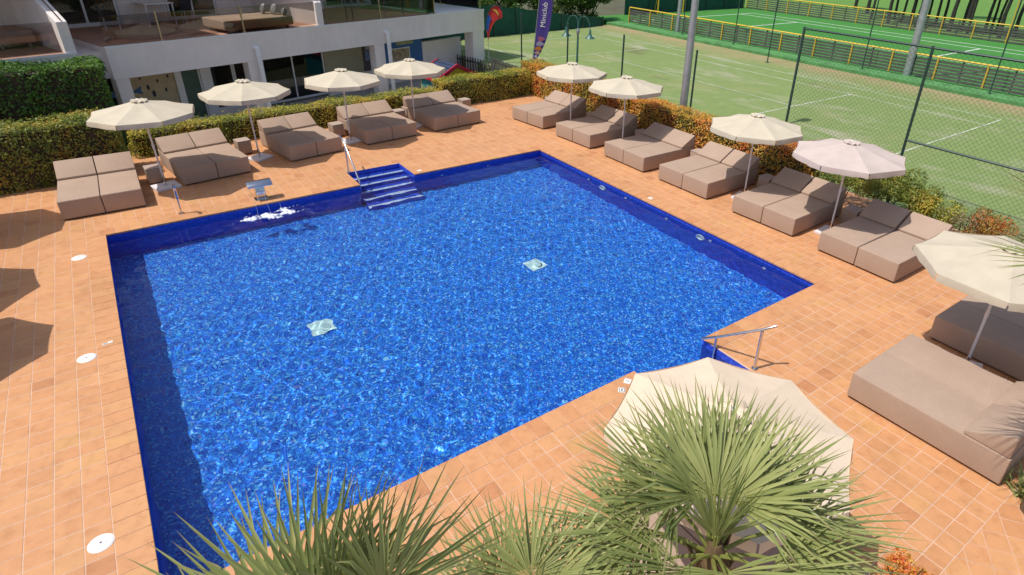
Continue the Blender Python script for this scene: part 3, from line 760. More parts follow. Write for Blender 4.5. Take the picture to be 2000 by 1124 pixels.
M_WOODD = pmat('dark_picket_wood', (0.075, 0.070, 0.060), 0.9, 0.35, 6)
def picket(label, p0, p1, h0, z, n):
    d = Vector((p1[0] - p0[0], p1[1] - p0[1], 0)); L = d.length; a = math.atan2(d.y, d.x)
    f = thing('picket_fence', label, 'fence', (p0[0], p0[1], z), a)
    for zz in (0.25, h0 * 0.72): part('rail', MB().box(0, L, 0.012, 0.045, zz, zz + 0.07), M_WOODD, f)
    me = MB().prism([(-0.035, 0), (0.035, 0), (0.035, h0 - 0.05), (0, h0), (-0.035, h0 - 0.05)], 'y', -0.012, 0.012).mesh('picket', M_WOODD)
    for k in range(n): link('picket', me, f, (L * (k + 0.5) / n, 0, rnd.uniform(-0.02, 0.01)))
bq = B(15.45, 1.3); bq2 = B(16.9, 0.7)
picket('dark picket fence below the end of the white wall', (bq[0], bq[1]), (15.95, 21.0), 0.95, -0.70, 15)
picket('dark picket fence right of the building end column behind the hedge', (15.75, 21.0), (15.80, 17.2), 0.85, -0.35, 30)
tr = thing('trellis_panel', 'white lattice panel seen past the building end column', 'trellis', B(16.15, 2.8, -0.70), BR)
M_LAT = pmat('lattice_white', (0.55, 0.55, 0.50), 0.8, 0.2)
for k in range(12): part('slat', MB().box(0.02 + k * 0.1, 0.05 + k * 0.1, 0, 0.012, 0.0, 1.2), M_LAT, tr)
for k in range(11): part('slat', MB().box(0.0, 1.2, 0.013, 0.025, 0.06 + k * 0.1, 0.09 + k * 0.1), M_LAT, tr)
part('top_rail', MB().box(-0.02, 1.22, -0.01, 0.035, 1.2, 1.32), M_WOODD, tr)

# ================================================================== PLANTING
PHOTINIA = [(0.0, (0.11, 0.14, 0.03)), (0.20, (0.26, 0.25, 0.045)), (0.40, (0.66, 0.46, 0.07)), (0.62, (0.82, 0.39, 0.07)), (0.82, (0.82, 0.27, 0.07)), (1.0, (0.70, 0.13, 0.06))]
M_LEAF_OR = leaf_mat('photinia_leaves', PHOTINIA, 1.3, 0.6)
M_LEAF_GY = leaf_mat('golden_leaves', [(0.0, (0.10, 0.16, 0.03)), (0.30, (0.24, 0.30, 0.045)), (0.65, (0.62, 0.54, 0.08)), (1.0, (0.72, 0.38, 0.09))], 1.1, 0.5)
M_LEAF_BG = leaf_mat('bronze_leaves', [(0.0, (0.09, 0.14, 0.028)), (0.40, (0.19, 0.25, 0.045)), (0.66, (0.38, 0.36, 0.065)), (0.85, (0.54, 0.30, 0.065)), (1.0, (0.58, 0.17, 0.06))], 0.9, 0.6)
M_LEAF_GR = leaf_mat('evergreen_leaves', [(0.0, (0.035, 0.085, 0.018)), (0.5, (0.08, 0.18, 0.028)), (0.85, (0.16, 0.29, 0.04)), (1.0, (0.25, 0.33, 0.06))], 0.8, 0.5)
M_LEAF_TR = leaf_mat('tree_leaves', [(0.0, (0.042, 0.098, 0.017)), (0.5, (0.126, 0.238, 0.035)), (0.85, (0.280, 0.392, 0.070)), (1.0, (0.392, 0.476, 0.126))], 0.5, 0.5)
M_LEAF_DRY = leaf_mat('dry_leaves', [(0.0, (0.169, 0.143, 0.091)), (0.6, (0.338, 0.286, 0.169)), (1.0, (0.390, 0.312, 0.130))], 1.2, 0.4)
M_LEAF_RED = leaf_mat('red_tip_leaves', [(0.0, (0.150, 0.195, 0.045)), (0.4, (0.420, 0.300, 0.060)), (0.7, (0.630, 0.195, 0.060)), (1.0, (0.600, 0.105, 0.060))], 2.5, 0.5)
M_TWIG = pmat('twigs', (0.055, 0.040, 0.025), 0.95, 0.3, 8)
M_BARK = pmat('bark', (0.11, 0.085, 0.06), 0.95, 0.35, 7, bmp=0.6, bscale=25)

def wob(x, y, z, s=1.0):
    return (np.sin(x * 2.7 * s + 1.3) * np.cos(z * 3.1 * s + y * 1.7) + 0.6 * np.sin(x * 6.1 * s + z * 4.3) * np.cos(y * 5.2 * s + 0.7)) * 0.5

def hedge(label, x0, y0, L, D, H, rz, mat, dens=900, size=0.055, z0=0.0, seed=1, h_var=0.10, faces='tfbel'):
    """clipped hedge: origin at its front left foot, L along local x, D into local y"""
    rng = np.random.default_rng(seed)
    t = thing('hedge', label, 'hedge', (x0, y0, z0), rz, 'clipped hedges around the pool deck')
    Ps, Ns = [], []
    def add(n, fx, fy, fz, nrm):
        n = int(n); a, b_ = rng.uniform(0, 1, n), rng.uniform(0, 1, n)
        p = np.stack([fx(a, b_), fy(a, b_), fz(a, b_)], -1).astype(float)
        w = wob(p[:, 0], p[:, 1], p[:, 2]) * h_var + rng.normal(0, 0.025, n) - np.abs(rng.normal(0, 0.03, n))
        nn = np.tile(np.array(nrm, float), (n, 1)); Ps.append(p + nn * w[:, None]); Ns.append(nn)
    o = np.ones_like
    if 't' in faces: add(L * D * dens * 1.25, lambda a, b_: a * L, lambda a, b_: b_ * D, lambda a, b_: o(a) * H, (0, 0, 1))
    if 'f' in faces: add(L * H * dens, lambda a, b_: a * L, lambda a, b_: o(a) * 0, lambda a, b_: b_ * H, (0, -1, 0))
    if 'b' in faces: add(L * H * dens * 0.6, lambda a, b_: a * L, lambda a, b_: o(a) * D, lambda a, b_: b_ * H, (0, 1, 0))
    if 'e' in faces: add(D * H * dens, lambda a, b_: o(a) * L, lambda a, b_: a * D, lambda a, b_: b_ * H, (1, 0, 0))
    if 'l' in faces: add(D * H * dens, lambda a, b_: o(a) * 0, lambda a, b_: a * D, lambda a, b_: b_ * H, (-1, 0, 0))
    # stray shoots above the clipped top
    n = int(L * D * 60); p = np.stack([rng.uniform(0, L, n), rng.uniform(0, D, n), H + np.abs(rng.normal(0.03, 0.04, n))], -1); Ps.append(p); Ns.append(np.tile([0, 0, 1.0], (n, 1)))
    P, N = np.concatenate(Ps), np.concatenate(Ns)
    gap = wob(P[:, 0] * 1.9 + 3, P[:, 1] * 2.1, P[:, 2] * 2.3 + 1, 1.6) > 0.62
    keep_ = ~gap | (rng.uniform(0, 1, len(P)) < .35); P, N = P[keep_], N[keep_]
    # tufts of young growth standing proud of the clipped faces
    nc = int((L * D + L * H) * 5); cs_ = P[rng.integers(0, len(P), nc)]; cn_ = N[rng.integers(0, len(N), nc)]; per = 26
    dd = rng.normal(0, 1, (nc, per, 3)); dd /= np.linalg.norm(dd, axis=2, keepdims=True)
    tuft = (cs_[:, None, :] + dd * rng.uniform(.02, .11, (nc, per, 1))).reshape(-1, 3); P = np.concatenate([P, tuft]); N = np.concatenate([N, dd.reshape(-1, 3)])
    P[:, 2] = np.maximum(P[:, 2], 0.01)
    V, F, r = leaves(P, N, size, 0.55, 0.6, rng, 0.5)
    link('foliage', np_mesh('foliage', V, F, mat, {'rnd': r}), t)
    # woody core: lumpy inner body
    nx = max(4, int(L / 0.25)); m = MB(); ins = 0.10
    for i in range(nx):
        a, b_ = ins + (L - 2 * ins) * i / nx, ins + (L - 2 * ins) * (i + 1) / nx
        q = 0.02 * math.sin(i * 1.9)
        m.box(a, b_, ins + q, D - ins + q, 0.0, H - ins - 0.02 * math.cos(i * 2.3))
    part('twig_core', m, M_TWIG, t)
    return t
hedge('tall bronze and green hedge behind the leftmost pair of loungers', -7.0, 13.25, 7.75, 1.05, 1.45, 0.0, M_LEAF_BG, 800, 0.065, seed=2)
hedge('very tall dark green hedge below the left terrace', -7.5, 15.3, 8.32, 1.35, 2.38, 0.0, M_LEAF_GR, 420, 0.085, seed=3)
hedge('long low golden hedge between loungers and building', 0.95, 14.62, 9.5, 0.72, 0.70, math.radians(4.6), M_LEAF_GY, 1000, 0.052, seed=4)
hedge('higher golden hedge section at the back corner of the deck', 10.44, 15.32, 3.9, 0.80, 0.95, math.radians(3.0), M_LEAF_GY, 1000, 0.052, seed=5)
hedge('long orange and red hedge between loungers and tennis court', 14.42, 16.35, 6.6, 0.85, 1.22, math.radians(-90), M_LEAF_OR, 1000, 0.055, seed=6)
hedge('orange hedge with brown end beside the pale pink parasol', 14.42, 9.70, 6.9, 0.80, 1.12, math.radians(-90), M_LEAF_OR, 1000, 0.055, seed=7)

def bush(name, label, x, y, rad, h, mat, n, size, stems=7, low=0.35, seed=1, cat='bush'):
    rng = np.random.default_rng(seed)
    t = thing(name, label, cat, (x, y, 0))
    m = MB(); Ps = []; Ns = []
    for k in range(stems):
        a = rng.uniform(0, 6.28); rr = rng.uniform(0.05, 0.35) * rad
        b0 = Vector((rr * math.cos(a), rr * math.sin(a), 0)); b1 = Vector((rng.uniform(-.7, .7) * rad, rng.uniform(-.7, .7) * rad, h * rng.uniform(.6, .95)))
        m.tube([b0, b0.lerp(b1, .5) + Vector((0, 0, .05)), b1], [0.016, 0.011, 0.005], 5)
    nb = 16
    cs = np.stack([rng.uniform(-.75, .75, nb) * rad, rng.uniform(-.75, .75, nb) * rad, rng.uniform(low + .12, .82, nb) * h], -1)
    per = n // nb
    for c in cs:
        d = rng.normal(0, 1, (per, 3)); d /= np.linalg.norm(d, axis=1, keepdims=True)
        r = rng.uniform(0.4, 1.0, (per, 1)) ** 0.5 * rad * rng.uniform(.30, .48); Ps.append(c + d * r * np.array([1, 1, .85])); Ns.append(d)
    P, N = np.concatenate(Ps), np.concatenate(Ns); P[:, 2] = np.maximum(P[:, 2], h * low * 0.4)
    V, F, r = leaves(P, N, size, 0.5, 0.8, rng, 0.3)
    link('foliage', np_mesh('foliage', V, F, mat, {'rnd': r}), t); part('stems', m, M_TWIG, t)
    return t
bush('leggy_bush', 'brown and green leggy bush left of the tall fence post', 15.10, 2.25, 0.55, 1.05, M_LEAF_BG, 3200, 0.055, seed=21)
bush('leggy_bush', 'dense dark bronze bush on bare stems behind the nearest court side loungers', 15.15, 1.15, 0.75, 1.15, M_LEAF_BG, 7000, 0.055, seed=22)
bush('leggy_bush', 'dark bronze bush merging into the yellow shrub', 15.15, 0.45, 0.55, 1.05, M_LEAF_BG, 4500, 0.055, seed=23)
bush('shrub', 'small yellow green shrub with orange tips beside the dark bush', 15.15, -0.12, 0.50, 0.95, M_LEAF_GY, 3600, 0.052, seed=24, low=0.1)
bush('shrub', 'thin dry grey shrub between yellow and red shrubs', 15.25, -0.72, 0.50, 0.90, M_LEAF_DRY, 1500, 0.045, seed=25, low=0.1)
bush('shrub', 'round red tipped shrub above the right edge parasol', 15.2, -1.25, 0.48, 0.95, M_LEAF_RED, 3800, 0.052, seed=26, low=0.1)
bush('shrub', 'low straw coloured shrub at the right edge past the red shrub', 15.2, -1.95, 0.5, 0.75, M_LEAF_DRY, 1800, 0.05, seed=27, low=0.1)
bush('shrub', 'golden orange shrub at the bottom edge right of the palm', 5.72, -4.30, 0.33, 0.66, M_LEAF_OR, 2600, 0.040, seed=28, low=0.1)
bush('shrub', 'orange leaved shrub at the foot of the big fan palm', 3.52, -3.30, 0.34, 0.85, M_LEAF_OR, 2600, 0.042, seed=29, low=0.1)
bush('shrub', 'yellow flowering shrub right of the big fan palm trunk', 3.42, -3.95, 0.30, 0.72, M_LEAF_GY, 1600, 0.042, seed=30, low=0.1)

def tree(label, x, y, h_tr, cr, ch, mat, n, size, seed, z=-0.72, group='trees beyond the court', r_tr=0.16):
    rng = np.random.default_rng(seed); t = thing('tree', label, 'tree', (x, y, z), 0, group)
    m = MB(); m.tube([(0, 0, 0), (0.05, 0.03, h_tr * .5), (0.0, 0.08, h_tr), (0.1, 0, h_tr + ch * .5)], [r_tr, r_tr * .8, r_tr * .65, r_tr * .25], 8)
    for k in range(6):
        a = k * 1.05 + rng.uniform(-.3, .3); e = Vector((math.cos(a) * cr * .6, math.sin(a) * cr * .6, h_tr + ch * rng.uniform(.15, .6)))
        m.tube([(0, 0, h_tr * .85), tuple(e * .5 + Vector((0, 0, h_tr * .48))), tuple(e)], [r_tr * .45, r_tr * .3, r_tr * .1], 6)
    part('trunk', m, M_BARK, t, smooth=True)
    nb = 34; Ps, Ns = [], []
    for k in range(nb):
        d = rng.normal(0, 1, 3); d /= np.linalg.norm(d); q = rng.uniform(.35, .95)
        c = np.array([d[0] * cr * q, d[1] * cr * q, h_tr + ch * .5 + d[2] * ch * .5 * q]); per = n // nb
        dd = rng.normal(0, 1, (per, 3)); dd /= np.linalg.norm(dd, axis=1, keepdims=True)
        Ps.append(c + dd * rng.uniform(.3, 1, (per, 1)) * cr * rng.uniform(.22, .36)); Ns.append(dd)
    P, N = np.concatenate(Ps), np.concatenate(Ns); P[:, 2] = np.maximum(P[:, 2], 0.3)
    V, F, r = leaves(P, N, size, 0.55, 0.7, rng, 0.3)
    link('crown', np_mesh('crown', V, F, mat, {'rnd': r}), t); return t
TREES = [('broad leafy tree behind the green screen, nearest the building', 20.6, 33.6, 0.9, 2.3, 4.4, M_LEAF_TR, 31), ('light green tree behind the green screen, left of the purple flag', 24.6, 34.2, 0.8, 2.4, 4.6, M_LEAF_TR, 32),
         ('leafy tree directly behind the purple flag', 28.2, 34.0, 0.7, 2.3, 4.2, M_LEAF_TR, 33), ('dark bushy evergreen at the far corner of the court', 31.2, 33.6, 0.3, 1.9, 4.6, M_LEAF_GR, 34),
         ('pale tree seen over the far court corner', 26.0, 38.5, 1.2, 3.0, 5.0, M_LEAF_TR, 35), ('dark evergreen behind the board fence end', 34.6, 38.4, 0.4, 2.2, 4.6, M_LEAF_GR, 36),
         ('leafy tree at left behind the building corner', 17.2, 36.0, 1.0, 2.8, 4.6, M_LEAF_TR, 37)]
for lab, x, y, a, b_, c, mt, sd in TREES: tree(lab, x, y, a, b_, c, mt, 11000, 0.17, sd)
# slim trunks on the lawn behind the pitch; their crowns are above the picture
TR = [(56, 24.78, .10), (54, 22.16, .13), (58, 23.73, .10), (56, 22.07, .09), (55, 20.81, .14), (54, 19.73, .22), (56, 19.96, .09), (55, 18.8, .10), (56, 18.71, .10), (54, 17.23, .15), (55, 16.76, .10), (54, 15.91, .10), (55, 15.13, .11), (57, 15.46, .09), (56, 14.71, .09), (54, 13.68, .13), (55, 13.1, .12), (60, 27.5, .15), (63, 30.5, .15), (66, 21.0, .18)]
ORD = ['first', 'second', 'third', 'fourth', 'fifth', 'sixth', 'seventh', 'eighth', 'ninth', 'tenth', 'eleventh', 'twelfth', 'thirteenth', 'fourteenth', 'fifteenth', 'sixteenth', 'seventeenth', 'eighteenth', 'nineteenth', 'twentieth']
byx = sorted(range(len(TR)), key=lambda i: project(TR[i][0], TR[i][1], 1.2)[0])
M_BARKD = pmat('dark_bark', (0.035, 0.032, 0.026), 0.95, 0.35, 7)
crown_mesh = None
for rank, i in enumerate(byx):
    x, y, r_ = TR[i]; rng = np.random.default_rng(100 + i)
    t = thing('slim_tree', 'slim dark tree trunk on the far lawn, %s from the left' % ORD[rank], 'tree', (x, y, 0), rng.uniform(0, 6), 'slim trees on the lawn')
    part('trunk', MB().tube([(0, 0, -0.05), (rng.normal(0, .04), rng.normal(0, .04), 1.6), (rng.normal(0, .1), rng.normal(0, .1), 3.4), (0, 0, 5.2)], [r_ * 1.2, r_, r_ * .85, r_ * .4], 7), M_BARKD, t, smooth=True)
    if crown_mesh is None:
        d = NR.normal(0, 1, (1600, 3)); d /= np.linalg.norm(d, axis=1, keepdims=True); P = d * NR.uniform(.3, 1, (1600, 1)) ** .5 * np.array([1.5, 1.5, 1.1]) + np.array([0, 0, 5.2])
        V, F, q = leaves(P, d, 0.24, .5, .8); crown_mesh = np_mesh('crown', V, F, M_LEAF_GR, {'rnd': q})
    link('crown', crown_mesh, t)

# ------------------------------------------------------------------ fan palms
R_ = math.radians
pmx, pnt, pb = new_mat('palm_frond')
pa = nd(pnt, 'ShaderNodeAttribute', attribute_name='rnd').outputs['Fac']; pt = nd(pnt, 'ShaderNodeAttribute', attribute_name='tip').outputs['Fac']
r1 = ramp(pnt, [(0.0, (0.185, 0.235, 0.072)), (0.5, (0.300, 0.335, 0.110)), (1.0, (0.430, 0.440, 0.165))]); pnt.links.new(pa, r1.inputs[0])
r2 = ramp(pnt, [(0.80, (0, 0, 0)), (1.0, (0.7, 0.7, 0.7))]); pnt.links.new(pt, r2.inputs[0])
pc_ = mixc(pnt, r1.outputs[0], (0.30, 0.22, 0.11), r2.outputs[0])
pnt.links.new(pc_, pb.inputs['Base Color']); pb.inputs['Roughness'].default_value = 0.42; pb.inputs['Specular IOR Level'].default_value = 0.5
ptr = nd(pnt, 'ShaderNodeBsdfTranslucent'); pnt.links.new(pc_, ptr.inputs['Color']); pms = nd(pnt, 'ShaderNodeMixShader'); pms.inputs[0].default_value = 0.25
pnt.links.new(pb.outputs[0], pms.inputs[1]); pnt.links.new(ptr.outputs[0], pms.inputs[2]); pnt.links.new(pms.outputs[0], pnt.nodes['Material Output'].inputs['Surface'])
M_PET = pmat('palm_petiole', (0.20, 0.22, 0.05), 0.5, 0.2, 9)
M_FIBRE = pmat('palm_fibre', (0.12, 0.075, 0.035), 0.95, 0.45, 16, bmp=0.8, bscale=60)

def frond(parent, zc, az, el, Lp, Lb, rng, nseg=38, droop=0.06, spread=104, roll=0.0, bend=0.0):
    ca, sa = math.cos(az), math.sin(az)
    pet = Vector((ca * math.cos(el), sa * math.cos(el), math.sin(el))); side = Vector((-sa, ca, 0))
    e2 = el - bend; out = Vector((ca * math.cos(e2), sa * math.cos(e2), math.sin(e2))); up = out.cross(side)
    if up.z < 0: up = -up
    side = (side * math.cos(roll) + up * math.sin(roll)).normalized(); up = out.cross(side)
    if up.z < 0: up = -up
    sag = Vector((0, 0, -1)) * Lp * 0.08
    hub = pet * Lp + sag
    V, F, rn, tp = [], [], [], []
    tone = rng.uniform(-.25, .25)
    for k in range(nseg):
        a = math.radians(spread) * (2 * (k + .5) / nseg - 1) + rng.normal(0, .022)
        L = Lb * (0.70 + 0.30 * math.cos(a * .8)) * rng.uniform(.86, 1.06)
        dirv = (out * math.cos(a) + side * math.sin(a)).normalized()
        dirv = (dirv + up * (0.16 * abs(math.sin(a)) + rng.normal(0, .045))).normalized(); acr = dirv.cross(up).normalized(); nrm = acr.cross(dirv)
        if nrm.dot(up) < 0: nrm = -nrm
        bent = rng.random() < .10
        dr = droop * rng.uniform(.3, 1.6)
        st = [(0.03, .10), (0.24, 1.0), (0.36, 1.0), (0.58, .74), (0.80, .42), (0.93, .17), (1.0, .015)]
        step = 2 * math.radians(spread) / nseg
        rv = min(1, max(0, rng.uniform(0, 1) * .6 + .2 + tone)); o = len(V); twist = rng.normal(0, .35)
        for s_, w in st:
            r_ = s_ * L; hw = 0.5 * step * Lb * 0.36 * w if s_ > .3 else 0.5 * step * r_ * 1.0
            c = hub + dirv * r_ + Vector((0, 0, -1)) * dr * L * s_ ** 2
            if bent and s_ > .6: c += Vector((0, 0, -1)) * L * (s_ - .6) * .8
            tw = twist * max(0, s_ - .35); a1 = acr * math.cos(tw) + nrm * math.sin(tw); n1 = nrm * math.cos(tw) - acr * math.sin(tw)
            V += [tuple(c - a1 * hw + n1 * hw * .5), tuple(c), tuple(c + a1 * hw + n1 * hw * .5)]; rn += [rv] * 3; tp += [s_ if not bent else min(1, s_ + .15)] * 3
        for i in range(len(st) - 1):
            b_ = o + 3 * i
            F += [(b_, b_ + 1, b_ + 4, b_ + 3), (b_ + 1, b_ + 2, b_ + 5, b_ + 4)]
    f = link('frond', np_mesh('frond', np.array(V), np.array(F), pmx, {'rnd': rn, 'tip': tp}), parent, (0, 0, zc))
    part('petiole', MB().tube([(0, 0, -0.06), tuple(pet * Lp * .5 + sag * .3), tuple(hub + out * 0.03)], [0.016, 0.011, 0.008], 6), M_PET, f, smooth=True)
    return f
def palm(label, x, y, zc, fronds, seed, Lp=0.42, Lb=0.60, nf=24, r_tr=0.11, az0=0.0):
    rng = np.random.default_rng(seed)
    t = thing('fan_palm', label, 'palm', (x, y, 0.0), 0, 'fan palms in the foreground')
    prof = [(0, 0, 0)] ; m = MB(); zs = [0, .3, zc * .5, zc - .35, zc - .1, zc + .04]; rs = [r_tr * 1.2, r_tr, r_tr, r_tr * 1.1, r_tr * .95, r_tr * .4]
    m.tube([(0.02 * math.sin(q * 3), 0.02 * math.cos(q * 2), q) for q in zs], rs, 10)
    tr_ = part('trunk', m, M_FIBRE, t, smooth=True)
    st = MB()
    for k in range(46):
        a = k * 2.4; z = zc - .08 - k * .022; p = Vector((math.cos(a) * r_tr, math.sin(a) * r_tr, z)); q = Vector((math.cos(a) * (r_tr + .05), math.sin(a) * (r_tr + .05), z + .11))
        st.tube([p, q], [0.022, 0.008], 5)
    part('leaf_bases', st, M_FIBRE, tr_)
    for k in range(nf):
        az = az0 + k * 2.39996 + rng.normal(0, .15); q = (k + .5) / nf
        el = math.radians(72 - 84 * q ** 0.8 + rng.normal(0, 5))
        frond(t, zc, az, el, Lp * rng.uniform(.85, 1.15) * (0.55 + .65 * q), Lb * rng.uniform(.85, 1.1), rng, droop=.04 + .10 * q, roll=rng.normal(0, .22), bend=math.radians(rng.uniform(0, 22)))
    for q in fronds: frond(t, zc, q[0], R_(q[1]), q[2], q[3], rng, spread=40 if q[1] > 75 else 100, nseg=14 if q[1] > 75 else 36, roll=q[4] if len(q) > 4 else 0.0, bend=R_(q[5]) if len(q) > 5 else 0.0)
    return t
# azimuths: 52 deg points away from the camera, -37 deg to the right of the picture
palm('large fan palm in front of the foreground parasol', 3.17, -3.77, 2.46, [
    (R_(52), 62, 0.34, 0.77, .0, 10), (R_(85), 58, 0.36, 0.75, .25, 10), (R_(20), 60, 0.34, 0.75, -.3, 8), (R_(118), 44, 0.40, 0.75, .3, 12), (R_(-8), 46, 0.40, 0.77, -.35, 10), (R_(65), 44, 0.44, 0.75, .0, 14), (R_(38), 40, 0.46, 0.73, .1, 12),
    (R_(142), 24, 0.46, 0.75, .15, 14), (R_(-32), 26, 0.46, 0.79, -.2, 14), (R_(100), 30, 0.46, 0.73, .1, 12), (R_(5), 30, 0.48, 0.75, -.1, 14), (R_(160), 6, 0.50, 0.75, .1, 8), (R_(-50), 8, 0.50, 0.75, -.1, 8), (R_(-20), 6, 0.52, 0.75, .1, 8), (R_(130), 4, 0.52, 0.73, .0, 8),
    (R_(190), 28, 0.42, 0.71), (R_(-85), 28, 0.42, 0.71), (R_(-130), 36, 0.36, 0.68, .2, 14), (R_(225), 12, 0.44, 0.70), (R_(-105), 6, 0.44, 0.70), (R_(60), 86, 0.10, 0.62), (R_(200), 82, 0.12, 0.56), (R_(-60), 80, 0.12, 0.58)], 41, 0.44, 0.66, 0)
palm('fan palm at the bottom left over the pool edge', 0.98, -3.40, 2.84, [
    (R_(100), 48, 0.32, 0.74, .1, 6), (R_(122), 38, 0.36, 0.72, .2, 8), (R_(145), 22, 0.40, 0.69, .1, 8), (R_(78), 60, 0.32, 0.69, .3, 4), (R_(52), 60, 0.34, 0.69, 1.25, 0), (R_(12), 44, 0.44, 0.69, 1.2, 0), (R_(165), 4, 0.44, 0.65, .0, 8), (R_(30), 34, 0.42, 0.57, 1.0, 6),
    (R_(210), 20, 0.40, 0.65), (R_(-110), 30, 0.38, 0.64), (R_(-60), 20, 0.40, 0.62, .3), (R_(-150), 50, 0.30, 0.60), (R_(90), 86, 0.10, 0.57)], 42, 0.42, 0.68, 0)
palm('small fan palm at the bottom between the two larger palms', 2.05, -3.42, 2.26, [
    (R_(60), 52, .28, .58, .1, 6), (R_(100), 42, .32, .56, .2, 8), (R_(20), 44, .32, .58, -.2, 8), (R_(130), 22, .36, .54), (R_(-20), 24, .36, .56), (R_(-70), 30, .32, .52), (R_(180), 24, .34, .52), (R_(-120), 40, .30, .52), (R_(50), 84, .1, .5)], 43, 0.30, 0.52, 0)
palm('fan palm reaching in from the right edge', 8.28, -4.60, 3.38, [(R_(152), 4, 1.12, .80), (R_(140), 24, 1.08, .82), (R_(10), 20, .8, .8), (R_(-40), 35, .8, .8), (R_(-90), 15, .8, .8), (R_(-140), 30, .8, .8), (R_(60), 50, .7, .8), (R_(90), 70, .6, .8), (R_(-20), 60, .6, .8)], 44, 0.75, 0.85, 0)
# strappy ground cover behind the near right loungers
gc = thing('strappy_plant', 'strappy green plant at the right edge behind the near loungers', 'plant', (8.62, -4.42, 0))
V, F, rn, tp = [], [], [], []
for k in range(60):
    a = rnd.uniform(0, 6.28); e = rnd.uniform(.35, 1.2); L = rnd.uniform(.28, .45); d = Vector((math.cos(a) * math.cos(e), math.sin(a) * math.cos(e), math.sin(e))); s = Vector((-math.sin(a), math.cos(a), 0)); b0 = Vector((rnd.gauss(0, .12), rnd.gauss(0, .12), 0)); o = len(V); rv = rnd.random()
    for q, w in ((0, .012), (.4, .016), (.75, .011), (1, .001)):
        c = b0 + d * L * q + Vector((0, 0, -.22 * L * q * q)); V += [tuple(c - s * w), tuple(c + s * w)]; rn += [rv] * 2; tp += [q * .8] * 2
    for i in range(3): F.append((o + 2 * i, o + 2 * i + 1, o + 2 * i + 3, o + 2 * i + 2))
link('leaves', np_mesh('leaves', np.array(V), np.array(F), pmx, {'rnd': rn, 'tip': tp}), gc)

# ================================================================== FURNITURE
# ------------------------------------------------------------------ sun loungers (foot at y=0, head at +y)
W_, LB_ = 0.835, 2.02
def lounger_proto():
    t = thing('sun_lounger', 'x', 'sun lounger')
    b_ = part('base', MB().box(-W_ / 2, W_ / 2, 0, LB_, 0.035, 0.44), M_TAUPE, t, bevel=0.017, seg=3, smooth=True)
    k = MB().prism([(1.475, 0.448), (2.005, 0.448), (2.005, 0.725), (1.985, 0.755), (1.955, 0.760), (1.475, 0.492)], 'x', -W_ / 2 + 0.006, W_ / 2 - 0.006)
    part('backrest', k, M_TAUPE, t, bevel=0.012, seg=2, smooth=True)
    e_ = W_ / 2 - .010; part('piping', MB().tube([(-e_, 1.46, .436), (-e_, .012, .436), (e_, .012, .436), (e_, 1.46, .436)], .006, 5), M_TAUPE, b_, smooth=True)
    for x in (-0.36, 0.36):
        for y in (0.08, LB_ - 0.08): part('foot', MB().box(x - 0.03, x + 0.03, y - 0.03, y + 0.03, 0.0, 0.05), M_BLK, t)
    return t
GL = 'taupe sun loungers in pairs around the pool'
PAIRS = [  # left foot corner, right foot corner (seen from the foot end), description, names of halves
    ((-0.665, 10.80), (0.86, 10.79), 'leftmost pair, before the tall bronze hedge', ('left', 'right')),
    ((1.735, 11.70), (3.30, 11.92), 'pair behind the steel water spout', ('left', 'right')),
    ((4.355, 12.17), (5.86, 12.42), 'pair just left of the far handrail', ('left', 'right')),
    ((6.62, 12.56), (8.30, 12.73), 'pair behind the pool steps', ('left', 'right')),
    ((8.93, 12.81), (10.72, 13.01), 'last pair along the low golden hedge', ('left', 'right')),
    ((11.90, 12.90), (12.09, 11.26), 'farthest pair along the orange hedge', ('far', 'near')),
    ((12.05, 10.48), (12.15, 8.80), 'second pair along the orange hedge', ('far', 'near')),
    ((12.13, 8.11), (12.13, 6.38), 'third pair along the orange hedge', ('far', 'near')),
    ((12.13, 5.79), (12.16, 4.07), 'fourth pair along the orange hedge', ('far', 'near')),
    ((12.12, 3.24), (12.18, 1.54), 'pair beside the pale pink parasol', ('far', 'near')),
    ((12.10, 0.87), (12.10, -0.84), 'nearest pair facing the pool corner', ('far', 'near')),
    ((12.52, -2.12), (10.82, -2.12), 'pair shaded by the right edge parasol', ('right', 'left')),
    ((10.00, -2.14), (8.30, -2.16), 'large sunlit pair at the right edge', ('right', 'left')),
    ((5.32, -2.06), (3.62, -2.06), 'pair behind the large fan palm', ('right', 'left')),
]
lp = lounger_proto(); first = True
for (a, b_, desc, halves) in PAIRS:
    a, b_ = Vector((*a, 0)), Vector((*b_, 0)); d = (b_ - a); w = d.length; ang = math.atan2(d.y, d.x); u = d / w; sx = w / 1.70
    for k in (0, 1):
        o = lp if first else copy_tree(lp); first = False
        o.location = a + u * (w * (0.25 + 0.5 * k)) + Vector((0, 0, 0.001)); o.rotation_euler = (0, 0, ang + rnd.gauss(0, 0.004)); o.scale = (sx, 1, 1)
        tag(o, 'taupe upholstered sun lounger, %s half of the %s' % (halves[k], desc), 'sun lounger', GL)

